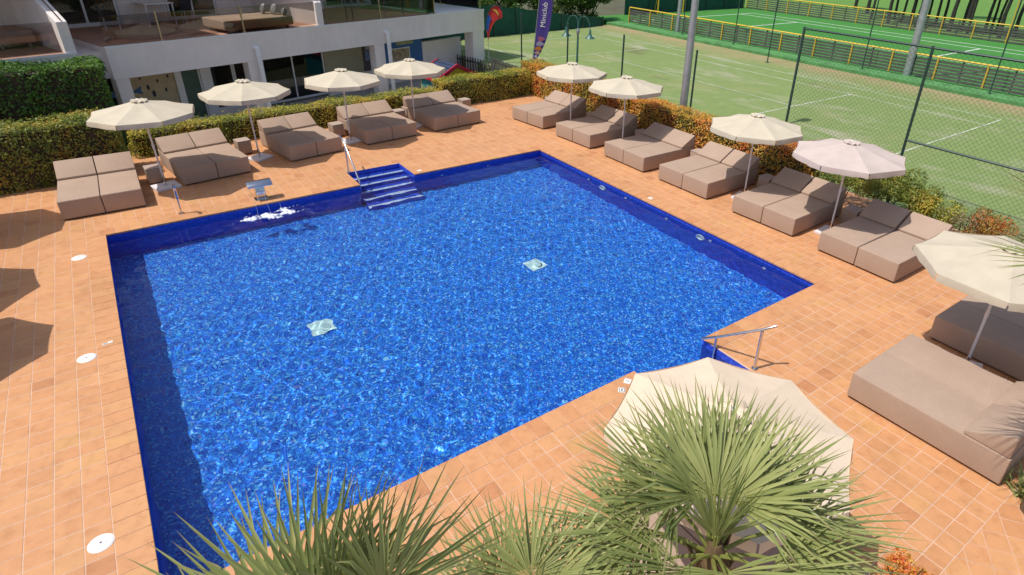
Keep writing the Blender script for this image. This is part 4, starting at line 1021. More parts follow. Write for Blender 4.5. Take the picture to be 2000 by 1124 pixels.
# ------------------------------------------------------------------ cube side tables
M_TOP = pmat('table_top_finish', (0.44, 0.34, 0.28), 0.6, 0.08, 5)
def table_proto():
    t = thing('side_table', 'x', 'side table')
    part('body', MB().box(-0.175, 0.175, -0.175, 0.175, 0.03, 0.385), M_TAUPE, t, bevel=0.018, seg=2, smooth=True)
    part('table_top', MB().box(-0.18, 0.18, -0.18, 0.18, 0.3855, 0.402), M_TOP, t, bevel=0.006, seg=2)
    for x in (-0.13, 0.13):
        for y in (-0.13, 0.13): part('foot', MB().box(x - .02, x + .02, y - .02, y + .02, 0, 0.035), M_BLK, t)
    return t
TB = [((1.21, 12.42), 3, 'leftmost pair of loungers and the first parasol'), ((3.47, 13.65), 8, 'second pair from the left and the second parasol'), ((6.18, 13.98), 8, 'the loungers either side of the far handrail'), ((8.42, 14.52), 6, 'right of the pair behind the pool steps'),
      ((8.88, 14.72), 6, 'left of the last pair by the golden hedge'), ((11.04, 14.80), 6, 'right of the last pair by the golden hedge'), ((13.93, 13.45), -84, 'beyond the farthest orange hedge pair'), ((13.94, 10.90), -88, 'between first and second orange hedge pairs'),
      ((13.98, 8.46), -90, 'between second and third orange hedge pairs'), ((14.02, 6.10), -90, 'between third and fourth orange hedge pairs'), ((14.00, 3.66), -90, 'above the pair beside the pale pink parasol'), ((13.98, 1.21), -90, 'above the nearest pair facing the pool corner')]
tp_ = table_proto()
for k, (p, a, desc) in enumerate(TB):
    o = tp_ if k == 0 else copy_tree(tp_)
    o.location = (p[0], p[1], 0.001); o.rotation_euler = (0, 0, math.radians(a))
    tag(o, 'taupe cube side table ' + ('between ' if k < 3 else '') + desc, 'side table', 'cube side tables beside the loungers')

# ------------------------------------------------------------------ parasols
def canvas(name, col, tr=0.22):
    m, nt, b = new_mat(name); p = geo_pos(nt); tc = nd(nt, 'ShaderNodeTexCoord').outputs['Object']
    f = noise(nt, 3.0, p, 5, .6); r = ramp(nt, [(.3, tuple(c * .92 for c in col)), (.7, tuple(min(1, c * 1.04) for c in col))]); nt.links.new(f, r.inputs[0])
    nt.links.new(r.outputs[0], b.inputs['Base Color']); b.inputs['Roughness'].default_value = .9; b.inputs['Specular IOR Level'].default_value = .15
    b1 = nd(nt, 'ShaderNodeBump'); b1.inputs['Strength'].default_value = .3; b1.inputs['Distance'].default_value = .03; nt.links.new(noise(nt, 5, tc, 3, .55), b1.inputs['Height']); nt.links.new(b1.outputs[0], b.inputs['Normal'])
    t = nd(nt, 'ShaderNodeBsdfTranslucent'); nt.links.new(r.outputs[0], t.inputs['Color']); ms = nd(nt, 'ShaderNodeMixShader'); ms.inputs[0].default_value = tr
    nt.links.new(b.outputs[0], ms.inputs[1]); nt.links.new(t.outputs[0], ms.inputs[2]); nt.links.new(ms.outputs[0], nt.nodes['Material Output'].inputs['Surface'])
    return m
M_CREAM = canvas('cream_canvas', (0.62, 0.55, 0.42), .10); M_PINKC = canvas('pale_pink_canvas', (0.61, 0.51, 0.46), .10); M_BEIGEC = canvas('beige_canvas', (0.60, 0.53, 0.41), .10); M_PEACH = canvas('peach_canvas', (0.77, 0.63, 0.475), .10)
M_POLE = pmat('white_pole_paint', (0.70, 0.66, 0.66), .4, .05)
M_BASEW = pmat('white_concrete', (0.74, 0.70, 0.71), .8, .08, 10, bmp=.2)
def parasol(label, x, y, rot, mat, Rr=1.10, ze=1.86, zt=2.13, seed=0, lean=(0, 0), val=0.115):
    rng = random.Random(seed)
    t = thing('parasol', label, 'parasol', (x, y, 0.001), rot, 'cream parasols around the pool')
    part('base_slab', MB().box(-.27, .27, -.24, .24, 0, .055), M_BASEW, t, bevel=.008)
    part('base_sleeve', MB().tube([(0, 0, .055), (0, 0, .26)], .03, 10), M_STEEL, t, smooth=True)
    lx, ly = lean
    part('pole', MB().tube([(0, 0, .06), (lx * zt, ly * zt, zt + .02)], .021, 10), M_POLE, t, smooth=True)
    part('pole_joint', MB().tube([(lx * 1.02, ly * 1.02, 1.00), (lx * 1.1, ly * 1.1, 1.09)], .028, 10), M_POLE, t, smooth=True)
    n = 8; m = MB(); sub = 5; rad = 6
    top = Vector((lx * zt, ly * zt, zt))
    def rim(a):  # eave of the octagon between rib ends, pulled in and hanging a little
        k = a / (2 * math.pi) * n; fr = k - math.floor(k); i0 = math.floor(k)
        A0, A1 = 2 * math.pi * i0 / n, 2 * math.pi * (i0 + 1) / n
        x_ = Rr * (math.cos(A0) * (1 - fr) + math.cos(A1) * fr); y_ = Rr * (math.sin(A0) * (1 - fr) + math.sin(A1) * fr); s = math.sin(math.pi * fr)
        return x_ * (1 - .015 * s) + lx * ze, y_ * (1 - .015 * s) + ly * ze, s
    K_ = 7; panels = []
    for i in range(n):
        m = MB(); rows = []; wp = rng.uniform(0, 6)
        for j in range(rad + 1):
            q = j / rad; row = []
            for k in range(K_ + 1):
                fr = k / K_; x_, y_, s = rim(2 * math.pi * (i + min(fr, .99999)) / n); r0 = .07 + .93 * q
                z = zt + (ze - zt) * (q ** .92) - .026 * s * math.sin(math.pi * min(1, q * .62 + .1)) * q - .006 * s * q + .0035 * math.sin(fr * 9 + q * 7 + wp) * s
                row.append(len(m.v)); m.v.append((top.x + (x_ - top.x) * r0, top.y + (y_ - top.y) * r0, z))
            rows.append(row)
        for j in range(rad):
            for k in range(K_): m.f.append((rows[j][k], rows[j + 1][k], rows[j + 1][k + 1], rows[j][k + 1]))
        panels.append(part('canopy_panel', m, mat, t, smooth='all'))
    # valance: one hanging flap for each side, slit at the ribs
    for i in range(n):
        v = MB(); K = 6; o = []
        for j in range(K + 1):
            fr = .012 + .976 * j / K; x_, y_, s = rim(2 * math.pi * (i + fr) / n); zz = ze - .008 * s
            fl = 1 + .008 * math.sin(j * 2.1 + i * 1.7) + rng.gauss(0, .003); dr = val * (1 - .10 * (abs(fr - .5) * 2) ** 4) + rng.gauss(0, .004)
            mx_, my_ = x_ * (1.012 * fl), y_ * (1.012 * fl)
            v.v += [(x_, y_, zz), ((x_ + mx_) / 2 * 1.004, (y_ + my_) / 2 * 1.004, zz - dr * .5), (mx_ * 1.0, my_ * 1.0, zz - dr)]
        for j in range(K):
            b_ = 3 * j
            v.f += [(b_, b_ + 1, b_ + 4, b_ + 3), (b_ + 1, b_ + 2, b_ + 5, b_ + 4)]
        part('valance', v, mat, panels[i], smooth=True)
    # gathered vent cap
    c = MB(); K = 32; rr = [(.02, .046), (.07, .046), (.125, .040), (.165, .018)]; rws = []
    for r_, z in rr:
        row = []
        for k in range(K):
            a = 2 * math.pi * k / K; w = 1 + .10 * math.cos(8 * a + .4) * (r_ / .155); row.append(len(c.v)); c.v.append((top.x + r_ * w * math.cos(a), top.y + r_ * w * math.sin(a), zt - .02 + z + .016 * math.cos(8 * a) * (r_ / .155)))
        rws.append(row)
    for j in range(len(rr) - 1):
        for k in range(K): c.f.append((rws[j][k], rws[j + 1][k], rws[j + 1][(k + 1) % K], rws[j][(k + 1) % K]))
    c.f.append(tuple(rws[0][::-1]))
    part('vent_cap', c, mat, t, smooth=True)
    part('finial', MB().lathe([(.03, 0), (.034, .010), (.022, .022)], 10, (top.x, top.y, zt + .020)), M_POLE, t, smooth=True)
    part('hub', MB().tube([(lx * 1.55, ly * 1.55, 1.52), (lx * 1.6, ly * 1.6, 1.60)], .04, 10), M_POLE, t, smooth=True)
    rm = pmat_cache.setdefault('rib', pmat('rib_metal', (.35, .33, .31), .4, .05))
    for i in range(n):
        a = 2 * math.pi * i / n; e = Vector((Rr * math.cos(a) * .985 + lx * ze, Rr * math.sin(a) * .985 + ly * ze, ze - .008)); s = top + Vector((0, 0, -.03)); mid = s.lerp(e, .52) + Vector((0, 0, -.012))
        rb = part('rib', MB().tube([s, mid, e], .0065, 5), rm, t)
        part('strut', MB().tube([(lx * 1.58, ly * 1.58, 1.57), tuple(mid - Vector((0, 0, .012)))], .0055, 5), rm, rb)
    return t
pmat_cache = {}
R_ = math.radians
parasol('cream parasol above the leftmost white base, before the mural window', 1.36, 11.89, R_(14), M_CREAM, seed=1, lean=(-.018, .0))
parasol('second cream parasol from the left along the building', 3.72, 12.96, R_(30), M_CREAM, seed=2, lean=(-.01, .0))
parasol('cream parasol above the loungers behind the pool steps', 6.34, 13.20, R_(8), M_CREAM, seed=3)
parasol('cream parasol nearest the toy playhouse', 8.68, 13.78, R_(25), M_CREAM, seed=4)
parasol('cream parasol in front of the twin lamp post', 12.97, 10.92, R_(11), M_CREAM, 1.14, seed=5)
parasol('cream parasol left of the thick grey light pole', 13.16, 8.47, R_(20), M_CREAM, 1.14, seed=6)
parasol('cream parasol right of the thick grey light pole', 13.10, 3.65, R_(16), M_CREAM, 1.14, seed=7)
parasol('pale pink parasol in front of the tall fence post', 13.10, 1.20, R_(5), M_PINKC, 1.18, seed=8)
parasol('large beige parasol cut by the right edge of the view', 10.42, -2.88, R_(22), M_BEIGEC, 1.18, seed=9)
parasol('peach parasol in the foreground behind the large palm', 4.58, -2.80, R_(6.7), M_PEACH, 1.13, seed=10)
# three more stand just outside the left edge and throw their shade onto the deck
parasol('cream parasol outside the left edge, in line with the leftmost loungers', -2.55, 11.15, R_(12), M_CREAM, seed=11)
parasol('cream parasol outside the left edge, shading the middle of the side deck', -3.0, 8.30, R_(30), M_CREAM, seed=12)
parasol('cream parasol outside the left edge, nearest the camera', -2.80, 6.10, R_(18), M_CREAM, seed=13)

# ------------------------------------------------------------------ pool fittings
def steel(name, path, r, parent): return part(name, MB().tube(path, r, 10), M_STEEL, parent, smooth=True)
rl = thing('pool_handrail', 'steel handrail sloping down into the far pool steps', 'handrail', (5.40, 10.62, 0.0))
steel('post', [(0, 0, 0), (0, 0, .80)], .022, rl); steel('rail', [(0.0, .42, .92), (0, .36, .93), (0, 0, .80), (.0, -.75, .10), (0, -.86, -.02)], .021, rl); steel('post', [(0.0, -.82, -.45), (0, -.82, .03)], .02, rl)
part('flange', MB().lathe([(.05, 0), (.05, .008), (.03, .014)], 14, (0, 0, .0045)), M_STEEL, rl)
r2_ = thing('pool_handrail', 'steel handrail over the near stair bay beside the peach parasol', 'handrail', (7.72, -0.98, 0.0))
steel('post', [(0, 0, 0), (0, 0, .70)], .023, r2_); steel('rail', [(.16, -.12, .80), (0.0, 0, .72), (-.12, .68, .24), (-.15, .95, .06)], .022, r2_); steel('post', [(-.12, .70, -.5), (-.12, .70, .22)], .022, r2_)
part('flange', MB().lathe([(.05, 0), (.05, .008), (.03, .014)], 14, (0, 0, .0045)), M_STEEL, r2_)
cs = thing('cascade_fountain', 'steel cascade spout with a wide curved head on the pool edge', 'fountain', (3.10, 9.90, 0.0))
part('stem', MB().prism([(-.02, 0.004), (.10, 0.004), (.13, .16), (.12, .30), (.02, .34), (-.02, .2)], 'x', -.105, .105), M_STEEL, cs, bevel=.02, seg=3, smooth=True)
hd = MB(); prof = [(.17, .42), (.10, .455), (.02, .455), (-.07, .43), (-.13, .385)]
hd.prism(prof + [(p, q - .035) for p, q in prof[::-1]], 'x', -.27, .27)
part('spout_head', hd, M_STEEL, cs, bevel=.006, smooth=True)
part('flange', MB().box(-.15, .15, -.08, .17, .0045, .016), M_STEEL, cs, bevel=.004)
jt = thing('water_jet_spout', 'chrome gooseneck water spout left of the cascade fountain', 'spout', (1.44, 9.96, 0.0))
steel('pipe', [(0, 0, 0), (0, 0, .36), (0, -.01, .52)], .020, jt)
part('nozzle', MB().tube([(0, 0, .36), (0, 0, .52), (0, -.03, .64), (0, -.10, .70), (0, -.17, .68)], [.036, .036, .034, .032, .030], 12), M_STEEL, jt, smooth=True)
part('flange', MB().lathe([(.06, 0), (.06, .01), (.03, .018)], 14, (0, 0, .0045)), M_STEEL, jt)
# falling water and foam
M_FOAM = None
fm, fnt, fb = new_mat('foam'); fb.inputs['Base Color'].default_value = (.82, .86, .92, 1); fb.inputs['Roughness'].default_value = .6; fb.inputs['Subsurface Weight'].default_value = .0
fbn = geo_pos(fnt); bump(fnt, fb, noise(fnt, 40, fbn, 3), .8, .03)
ftr = nd(fnt, 'ShaderNodeBsdfTransparent'); fms = nd(fnt, 'ShaderNodeMixShader'); rF = ramp(fnt, [(.0, (0, 0, 0)), (.8, (.92, .92, .92))]); fnt.links.new(nd(fnt, 'ShaderNodeAttribute', attribute_name='rnd').outputs['Fac'], rF.inputs[0])
fnt.links.new(rF.outputs[0], fms.inputs[0]); fnt.links.new(ftr.outputs[0], fms.inputs[1]); fnt.links.new(fb.outputs[0], fms.inputs[2]); fnt.links.new(fms.outputs[0], fnt.nodes['Material Output'].inputs['Surface'])
rf_ = random.Random(4); nf_ = np.random.default_rng(8)
fx, fy = np.meshgrid(np.arange(-.85, .86, .012), np.arange(-.45, .36, .012))
def fbm(X, Y, f0, oct_=5, seed=0):
    g_ = np.random.default_rng(seed); out = np.zeros_like(X); amp = 1.0
    for o_ in range(oct_):
        for q in range(5):
            a_ = g_.uniform(0, 6.28); out += amp * np.sin(f0 * (X * math.cos(a_) + Y * math.sin(a_)) + g_.uniform(0, 6.28)) / 5
        f0 *= 2.0; amp *= .62
    return out
body = 1.0 - (np.abs(fx) / .58) ** 2.6 - (np.abs(fy + .05 * np.cos(fx * 6)) / (.17 + .10 * np.abs(fx))) ** 2
dens = np.clip(.46 * body + .85 * fbm(fx, fy, 17, 6, 3) + .06, -1, 1); dens = np.where(body < -1.6, dens - .35 * (-body - 1.6), dens)
al = np.clip((dens - .05) / .5, 0, 1); keepv = dens > .05
hz = .008 + .05 * np.clip(dens, 0, 1) * (.6 + .4 * fbm(fx, fy, 40, 3, 9))
gi = np.arange(fx.size).reshape(fx.shape); Fq = np.stack([gi[:-1, :-1], gi[:-1, 1:], gi[1:, 1:], gi[1:, :-1]], -1).reshape(-1, 4); Fq = Fq[keepv.ravel()[Fq].any(1)]
us = np.unique(Fq); rm_ = np.full(fx.size, -1); rm_[us] = np.arange(len(us))
Vf = np.stack([fx.ravel() + 3.08, fy.ravel() + 9.10, ZW + hz.ravel()], -1)[us]
foam = kind(link('water_splash', np_mesh('water_splash', Vf, rm_[Fq], fm, {'rnd': al.ravel()[us]}, smooth=True)), 'stuff')
M_FALL = clear_glass('falling_water', (.93, .96, 1.0))
fw = MB()
for k in range(3):
    x_ = 3.10 + (k / 2 - .5) * .5 + rf_.gauss(0, .01); p0 = Vector((x_, 9.77, .37)); pts = []
    for q in range(7):
        tt = q / 6; pts.append((x_ + rf_.gauss(0, .006), 9.77 - .60 * tt, .37 - .49 * tt * tt))
    fw.tube(pts, [.004, .0035, .003, .003, .003, .003, .004], 5)
kind(part('falling_water', fw, M_FALL, smooth=True), 'stuff')
# skimmer lids, floor drains, wall inlets, lamps, marker tiles
M_LID = pmat('white_plastic', (.82, .80, .76), .4, .04)
for (x, y, lab) in ((-.44, 8.68, 'farthest from the camera'), (-.43, 4.89, 'in the middle of the three'), (-.42, 1.07, 'nearest the camera')):
    s = thing('skimmer_lid', 'round white skimmer lid in the left deck, ' + lab, 'lid', (x, y, .0), 0, 'skimmer lids')
    part('disc', MB().lathe([(.112, 0), (.114, .008), (.106, .013), (.03, .015)], 28), M_LID, s, smooth=True)
    part('finger_hole', MB().lathe([(.012, .0152), (.012, .0158)], 10), M_DARK, s); part('rim', MB().lathe([(.121, 0.0), (.121, .005), (.1145, .0055)], 28), M_LID, s)
M_DRAIN = pmat('pale_drain_plastic', (.76, .93, .88), .5, .05)
for (x, y, lab) in ((7.37, 4.60, 'to the right of the pool middle'), (2.86, 4.82, 'to the left of the pool middle')):
    d = thing('main_drain', 'pale square drain cover on the pool floor ' + lab, 'drain', (x, y, ZF + .002), .1, 'pool floor drains')
    for o in (part('cover', MB().box(-.20, .20, -.20, .20, 0, .03), M_DRAIN, d, bevel=.012), part('slot', MB().tube([(.10 * math.cos(a) + .03, .10 * math.sin(a) - .05, .034) for a in [k * .3 - 2.2 for k in range(8)]], .008, 5), M_DARK, d)): o.cycles.is_caustics_receiver = True
WI = [(7.18, -.20, 0), (6.56, -.31, 1), (5.62, -.22, 0), (4.11, -.24, 0), (3.00, -.32, 1), (2.71, -.24, 0), (1.22, -.26, 0)]
for k, (y, z, big) in enumerate(WI):
    n_ = 'underwater_lamp' if big else 'wall_inlet'
    o = thing(n_, '%s in the right pool wall, %s counted from the far corner' % ('round white underwater lamp' if big else 'small white water inlet', ORD[k]), 'lamp' if big else 'inlet', (LX - .001, y, z - .08), 0, 'pool wall fittings')
    r_ = .10 if big else .035
    ring = MB(); ring.tube([(-.012, r_ * math.cos(a), r_ * math.sin(a)) for a in [q * 2 * math.pi / 20 for q in range(21)]], r_ * .28, 6, False)
    for q in (part('ring', ring, M_LID, o, smooth=True), part('lens' if big else 'nozzle', MB().tube([(0, 0, 0), (-.016, 0, 0)], r_ * .8, 16), M_DRAIN if big else M_LID, o)): q.cycles.is_caustics_receiver = True
for k, x in enumerate((7.6, 9.05)):
    o = thing('wall_inlet', 'small white water inlet in the far pool wall, %s of the steps' % ('just right' if k == 0 else 'well right'), 'inlet', (x, LY - .001, -.30), 0, 'pool wall fittings')
    part('ring', MB().tube([(.035 * math.cos(a), -.012, .035 * math.sin(a)) for a in [q * 2 * math.pi / 16 for q in range(17)]], .01, 6, False), M_LID, o); part('nozzle', MB().tube([(0, 0, 0), (0, -.016, 0)], .028, 12), M_LID, o)
M_MK = pmat('marker_black', (.03, .03, .035), .4, .1)
def marker(label, x, y, rz, icon, sc_=1.0):
    t = thing('marker_tile', label, 'marker', (x, y, .0045), rz, 'marker tiles on the coping'); t.scale = (sc_, sc_, 1)
    part('plate', MB().box(-.055, .055, -.05, .05, 0, .004), M_LID, t, bevel=.001)
    if icon:
        part('pictogram', MB().box(-.045, .045, -.042, -.034, .004, .0052).box(-.045, .045, .030, .038, .004, .0052).box(-.045, -.037, -.034, .030, .004, .0052).box(.037, .045, -.034, .030, .004, .0052).box(-.02, .022, -.014, .006, .004, .0052), M_MK, t)
    else: part('digit', MB().box(-.006, .006, -.026, .026, .004, .0052), M_MK, t)
marker('white depth plate on the left coping', -.125, 5.165, .0, False, .55); marker('black framed pictogram plate on the left coping', -.195, 5.15, .1, True, .6)
marker('black framed pictogram plate on the near coping', 5.70, -.20, .8, True); marker('white depth plate on the near coping beside the parasol', 5.90, -.10, .6, False)
marker('white depth plate beside the far pool steps', 7.03, 9.76, .1, False); marker('white depth plate on the right coping', 11.05, 4.92, 1.5, False)

# ================================================================== COURT SIDE
M_GPOST = pmat('dark_green_paint', (.022, .055, .045), .45, .15, 8)
cf = thing('chain_link_fence', 'tall green chain link fence between deck and tennis court', 'fence', (16.0, 0, 0))
TY = [4.77, 1.41, -1.95, -5.3]
for y in TY: part('post', MB().tube([(0, y, 0), (0, y, 3.84)], .035, 8), M_GPOST, cf, smooth=True)
for a, b_ in zip(TY[:-1], TY[1:]):
    part('top_rail', MB().tube([(0, a, 3.80), (0, b_, 3.80)], .028, 8), M_GPOST, cf, smooth=True)
for a, b_ in zip(TY[1:-1], TY[2:]): part('middle_rail', MB().tube([(0, a, 1.66), (0, b_, 1.66)], .028, 8), M_GPOST, cf, smooth=True)
part('brace', MB().tube([(0, 4.77, 3.3), (0.0, 4.77, 3.3001)], .03, 6), M_GPOST, cf)
M_WIRE = pmat('green_wire', (.05, .12, .075), .5, .15)
# woven wire: crossing diagonals
Vn, Fn = [], []
sp_ = .085; ya, yb, zb, zt_ = TY[-1], TY[0], .08, 3.78
def wire(p, q, r_=.0030):
    p, q = np.array(p), np.array(q); d = q - p; d /= np.linalg.norm(d); a = np.array([1.0, 0, 0]) * r_; b_ = np.cross(d, [1, 0, 0]) * r_
    o = len(Vn); c = [a * math.cos(k * 2.0944) + b_ * math.sin(k * 2.0944) for k in range(3)]
    Vn.extend([p + w for w in c] + [q + w for w in c]); Fn.extend([(o + k, o + (k + 1) % 3, o + 3 + (k + 1) % 3, o + 3 + k) for k in range(3)])
Hh = zt_ - zb; off = -Hh
while off < (yb - ya):
    y0, y1 = ya + off, ya + off + Hh; z0, z1 = zb, zt_
    if y0 < ya: z0 += ya - y0; y0 = ya
    if y1 > yb: z1 -= y1 - yb; y1 = yb
    if z1 > z0 + .01: wire((0.004, y0, z0), (0.004, y1, z1)); wire((-.004, ya + yb - y0, z0), (-.004, ya + yb - y1, z1))
    off += sp_ * 1.414
kind(link('wire_mesh', np_mesh('wire_mesh', np.array(Vn), np.array(Fn), M_WIRE), cf), 'stuff')
PL = [(8.42, 'just right of the thick grey light pole'), (11.93, 'between the two parasols by the orange hedge'), (15.30, 'beside the twin lamp post'), (18.75, 'left of the purple flag')]
for y, lab in PL:
    p = thing('fence_post', 'slim dark green fence post ' + lab, 'post', (16.0, y, -.2), 0, 'slim fence posts along the court')
    part('shaft', MB().tube([(0, 0, 0), (0, 0, 2.88)], .032, 8), M_GPOST, p, smooth=True); part('cap', MB().lathe([(.036, 0), (.036, .015), (.012, .035)], 10, (0, 0, 2.875)), M_GPOST, p); part('strap', MB().tube([(0, 0, 2.0), (0, 0, 2.03)], .036, 8), M_GPOST, p)
M_GALV = pmat('galvanised_steel', (.42, .43, .45), .45, .15, 4, metal=.6)
def mast(label, x, y, r_, h, grp='floodlight masts'):
    t = thing('floodlight_mast', label, 'light pole', (x, y, -.1), 0, grp)
    part('shaft', MB().tube([(0, 0, 0), (0, 0, h * .5), (0, 0, h)], [r_, r_ * .82, r_ * .6], 14), M_GALV, t, smooth=True); part('base_flange', MB().lathe([(r_ * 1.7, 0), (r_ * 1.7, .03), (r_, .05)], 14), M_GALV, t)
    part('crossarm', MB().box(-.9, .9, -.05, .05, h, h + .1), M_GALV, t)
    for x_ in (-.7, .7):
        part('floodlight', MB().box(x_ - .22, x_ + .22, -.16, .16, h + .1, h + .42), M_GALV, t, bevel=.02)
mast('thick grey light pole rising from the orange hedge', 15.85, 8.60, .135, 9.0); mast('thin grey light pole at the far board fence behind the fence post', 32.62, 9.55, .19, 10.0); mast('grey light pole at the board fence near the purple flag', 32.7, 25.46, .15, 10.0)
# twin lamp post
M_LGREEN = pmat('lamp_green_paint', (.05, .14, .12), .4, .12)
lt = thing('twin_lamp_post', 'green lamp post with two bell lamps on curved arms', 'lamp post', (16.5, 15.3, -.2), R_(-65))
part('shaft', MB().tube([(0, 0, 0), (0, 0, 1.2), (0, 0, 2.9)], [.06, .045, .035], 10), M_LGREEN, lt, smooth=True); part('collar', MB().lathe([(.05, 0), (.07, .05), (.07, .14), (.045, .22)], 12, (0, 0, 2.45)), M_GALV, lt, smooth=True)
for s in (-1, 1):
    arc = [(s * (.27 - .27 * math.cos(a)), 0, 2.62 + .42 * math.sin(a) + (.2 * (1 - a / math.pi))) for a in [k * math.pi / 10 for k in range(11)]]
    am = part('arm', MB().tube(arc, .014, 7), M_LGREEN, lt, smooth=True)
    bl = part('lamp_shade', MB().lathe([(.025, .12), (.04, .10), (.05, -.02), (.09, -.12), (.19, -.20), (.20, -.22), (.18, -.215)], 18, (s * .54, 0, 2.55)), M_LGREEN, lt, smooth=True)
    part('bulb', MB().lathe([(.02, .0), (.05, -.06), (.05, -.1), (.02, -.14)], 10, (s * .54, 0, 2.46)), M_LID, bl, smooth=True)

# ------------------------------------------------------------------ flags
M_PURP = canvas('purple_flag_cloth', (.105, .070, .30), .2); M_FRED = canvas('red_flag_cloth', (.62, .055, .05), .2); M_FBLUE = canvas('blue_flag_cloth', (.04, .12, .40), .2)
def cloth(pts_l, pts_r, nx=8, amp=.02, seed=0):
    """banner between two edge polylines in the local xz plane, with soft waves"""
    m = MB(); n = len(pts_l)
    for j in range(n):
        for i in range(nx + 1):
            q = i / nx; x_ = pts_l[j][0] * (1 - q) + pts_r[j][0] * q; z_ = pts_l[j][1] * (1 - q) + pts_r[j][1] * q
            m.v.append((x_, amp * math.sin(q * 7 + j * .9 + seed), z_))
    for j in range(n - 1):
        for i in range(nx):
            a = j * (nx + 1) + i; m.f.append((a, a + 1, a + nx + 2, a + nx + 1))
    return m
FA = R_(-38)
pf = thing('feather_flag', 'tall purple feather flag with white lettering behind the hedge', 'flag', (16.15, 17.60, -.2), FA)
zs_ = [1.10 + .30 * k for k in range(11)]
lean = lambda z: .02 + (z - 1.0) * .115
part('pole', MB().tube([(lean(z) - .30 + (.0 if z < 3.6 else (z - 3.6) ** 2 * .35), 0, z) for z in [0, .6] + zs_ + [4.3, 4.5]], .014, 6), M_GALV, pf, smooth=True)
wd = [.10, .22, .30, .36, .40, .42, .42, .42, .40, .34, .2]
bn = part('banner', cloth([(lean(z) - .28, z) for z in zs_], [(lean(z) - .28 + w * 1.35, z) for z, w in zip(zs_, wd)], 8, .012), M_PURP, pf, smooth=True)
tilt = math.atan(.115)
text_part('lettering', 'Miniclub', M_LID, bn, .30, (lean(2.95) - .02, -.022, 2.95), (math.pi / 2, -(math.pi / 2 - tilt), 0))
for k, (x_, z_, w_, h_, c_) in enumerate(((-.04, 1.98, .15, .10, (.45, .14, .22)), (-.06, 1.78, .17, .10, (.38, .34, .45)), (-.10, 1.58, .15, .09, (.60, .22, .06)), (-.12, 1.40, .12, .08, (.55, .35, .30)), (-.17, 1.24, .06, .06, (.55, .6, .75)))):
    zz = z_; part('printed_patch', MB().prism([(lean(zz) + x_ + w_ * math.cos(a) * (1 + .25 * math.cos(3 * a + k)), zz + h_ * math.sin(a)) for a in [q * math.pi / 6 for q in range(12)]], 'y', -.022 - .001 * k, -.019 - .001 * k), canvas('print_%d' % k, c_, .1), bn)
rf2 = thing('teardrop_flag', 'red and blue teardrop flag at the building end column', 'flag', (16.2, 22.1, -.2), FA)
L_ = [(0, 0), (-.05, .47), (-.05, .87), (.03, 1.2), (.18, 1.47), (.39, 1.6), (.6, 1.55), (.71, 1.32)]; Rr_ = [(.02, 0), (.08, .32), (.18, .58), (.34, .84), (.48, .95), (.58, 1.0), (.68, 1.03), (.72, 1.06)]
L_ = [(a, b_ + 1.3) for a, b_ in L_]; Rr_ = [(a, b_ + 1.3) for a, b_ in Rr_]
rb_ = part('banner', cloth(L_, Rr_, 6, .01, 2), M_FRED, rf2, smooth=True)
part('blue_band', cloth([(a, b_) for a, b_ in L_[1:4]], [(a * .45 + c_ * .55, b_ * .45 + d * .55) for (a, b_), (c_, d) in zip(L_[1:4], Rr_[1:4])], 4, .006, 2), M_FBLUE, rb_, loc=(0, -.022, 0))
part('gold_mark', MB().prism([(.25, 2.72), (.42, 2.70), (.52, 2.58), (.56, 2.42), (.49, 2.48), (.40, 2.60)], 'y', -.03, -.024), pmat('gold_print', (.62, .40, .05), .7, .1), rb_)
part('edge_sleeve', MB().tube([(a, -.006, b_) for a, b_ in L_[2:]], .024, 6), M_MK, rf2, smooth=True); part('pole', MB().tube([(.01, .01, 0), (.0, .01, 1.5)], .014, 6), M_GALV, rf2)

# ------------------------------------------------------------------ board fences with yellow rails
M_YRAIL = pmat('yellow_rail_paint', (.62, .42, .03), .5, .12, 6); M_YPOST = pmat('yellow_post_paint', (.58, .36, .04), .55, .15, 6); M_BOARD = pmat('weathered_boards', (.095, .092, .080), .9, .4, 1.4, bmp=.4, bscale=18); M_MIDP = pmat('dark_post', (.035, .045, .045), .7, .2)
def board_fence(label, x, y0, n, st, H, slats, zb, sgn=1, tall=()):
    t = thing('board_fence', label, 'fence', (x, y0, zb))
    bw = .105; gap = (H - .12 - slats * bw) / slats
    bme = MB().box(-.014, .014, 0.0, st, 0, bw).mesh('board', M_BOARD); pme = MB().box(-.035, .035, -.035, .035, 0, H).mesh('post', M_YPOST); rme = MB().tube([(0, 0, 0), (0, st, 0)], .048, 8).mesh('top_rail', M_YRAIL, smooth=True); mme = MB().box(-.03, .03, -.03, .03, 0, H - .06).mesh('middle_post', M_MIDP)
    for k in range(n + 1):
        link('post', pme, t, (-.055 * sgn, k * st, 0))
        if k in tall: link('tall_post', MB().box(-.03, .03, -.03, .03, H, H + 3.2).mesh('tall_post', M_YPOST), t, (-.055 * sgn, k * st, 0))
        if k == n: break
        link('top_rail', rme, t, (-.03 * sgn, k * st, H)); link('middle_post', mme, t, (.05 * sgn, (k + .5) * st, 0))
        for j in range(slats): link('board', bme, t, (rnd.gauss(0, .004), k * st, .03 + j * (bw + gap)))
    return t
board_fence('near board fence with yellow rail between tennis court and pitch', 32.72, -2.75, 15, 2.21, 1.02, 6, .16)
board_fence('far board fence with yellow rail behind the green pitch', 51.4, 9.98, 11, 2.25, 1.16, 6, .03, 1, (1, 0))
GP = [(15.6, 'with its foot nearest the court lines'), (11.5, 'left of the far light pole'), (5.45, 'right of the far light pole'), (19.9, 'fourth from the right'), (24.2, 'farthest left')]
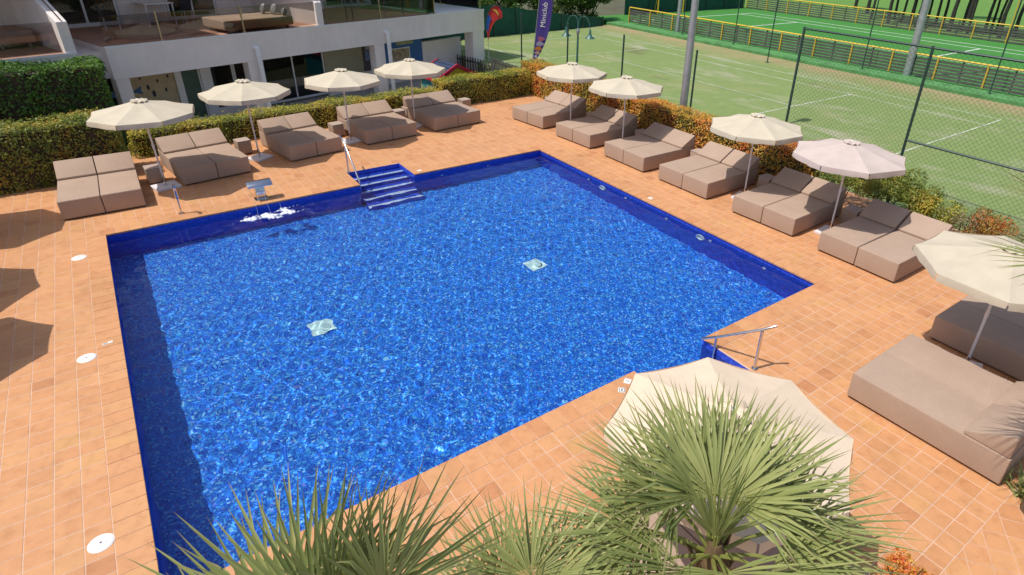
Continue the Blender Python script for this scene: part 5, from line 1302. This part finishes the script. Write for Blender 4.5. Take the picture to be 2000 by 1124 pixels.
for y, lab in GP:
    p = thing('pitch_net_post', 'thin tall green post at the near board fence, ' + lab, 'post', (31.9 if y != 15.6 else 29.6, y, .0), 0, 'thin green posts along the pitch')
    part('shaft', MB().tube([(0, 0, 0), (0, 0, 4.6)], .03, 8), M_GPOST, p, smooth=True); part('base_plate', MB().box(-.08, .08, -.08, .08, 0, .17 if y != 15.6 else .02), M_GPOST, p)
# green wind screens
M_SCREEN = pmat('green_screen_net', (.012, .085, .055), .85, .25, 1.2)
def screen(label, pts, hs, posts_every=1):
    t = thing('wind_screen', label, 'screen', (pts[0][0], pts[0][1], 0))
    o = pts[0]
    for k, ((a, b_), (ha, hb)) in enumerate(zip(zip(pts[:-1], pts[1:]), zip(hs[:-1], hs[1:]))):
        ax, ay, bx_, by_ = a[0] - o[0], a[1] - o[1], b_[0] - o[0], b_[1] - o[1]; m = MB(); K = 10
        for i in range(K + 1):
            q = i / K; h_ = ha + (hb - ha) * q - .06 * math.sin(math.pi * q); w = .03 * math.sin(q * 9 + k)
            m.v += [(ax + (bx_ - ax) * q, ay + (by_ - ay) * q + w, -.05), (ax + (bx_ - ax) * q, ay + (by_ - ay) * q - w, h_)]
        for i in range(K): m.f.append((2 * i, 2 * i + 2, 2 * i + 3, 2 * i + 1))
        part('net_panel', m, M_SCREEN, t)
    for (x, y), h_ in zip(pts, hs): part('post', MB().tube([(x - o[0], y - o[1] - .06, -.05), (x - o[0], y - o[1] - .06, h_ + .05)], .04, 6), M_GPOST, t)
screen('green wind screen at the far end of the tennis court', [(15.6, 29.2), (18.2, 29.35), (20.8, 29.55), (22.6, 29.8), (24.4, 30.0), (26.4, 30.15), (28.4, 30.4), (30.4, 30.7)], [2.0, 1.95, 1.80, 1.60, 1.35, 1.05, .85, .6])
screen('dark green wind screen closing the far end of the pitch', [(36.2, 35.0), (39.0, 35.1), (43.6, 35.1), (46.0, 35.1), (48.5, 35.1), (51.3, 35.1)], [3.0] * 6)
gl_ = thing('football_goal', 'yellow football goal frame at the far end of the pitch', 'goal', (42.6, 34.6, .03))
for x in (0, -3.0): part('upright', MB().tube([(x, 0, 0), (x, 0, 2.05)], .06, 8), M_YRAIL, gl_, smooth=True); part('back_stay', MB().tube([(x, .05, 1.9), (x, .45, 0.0)], .03, 6), M_YRAIL, gl_)
part('crossbar', MB().tube([(-3.06, 0, 2.05), (.06, 0, 2.05)], .06, 8), M_YRAIL, gl_, smooth=True)
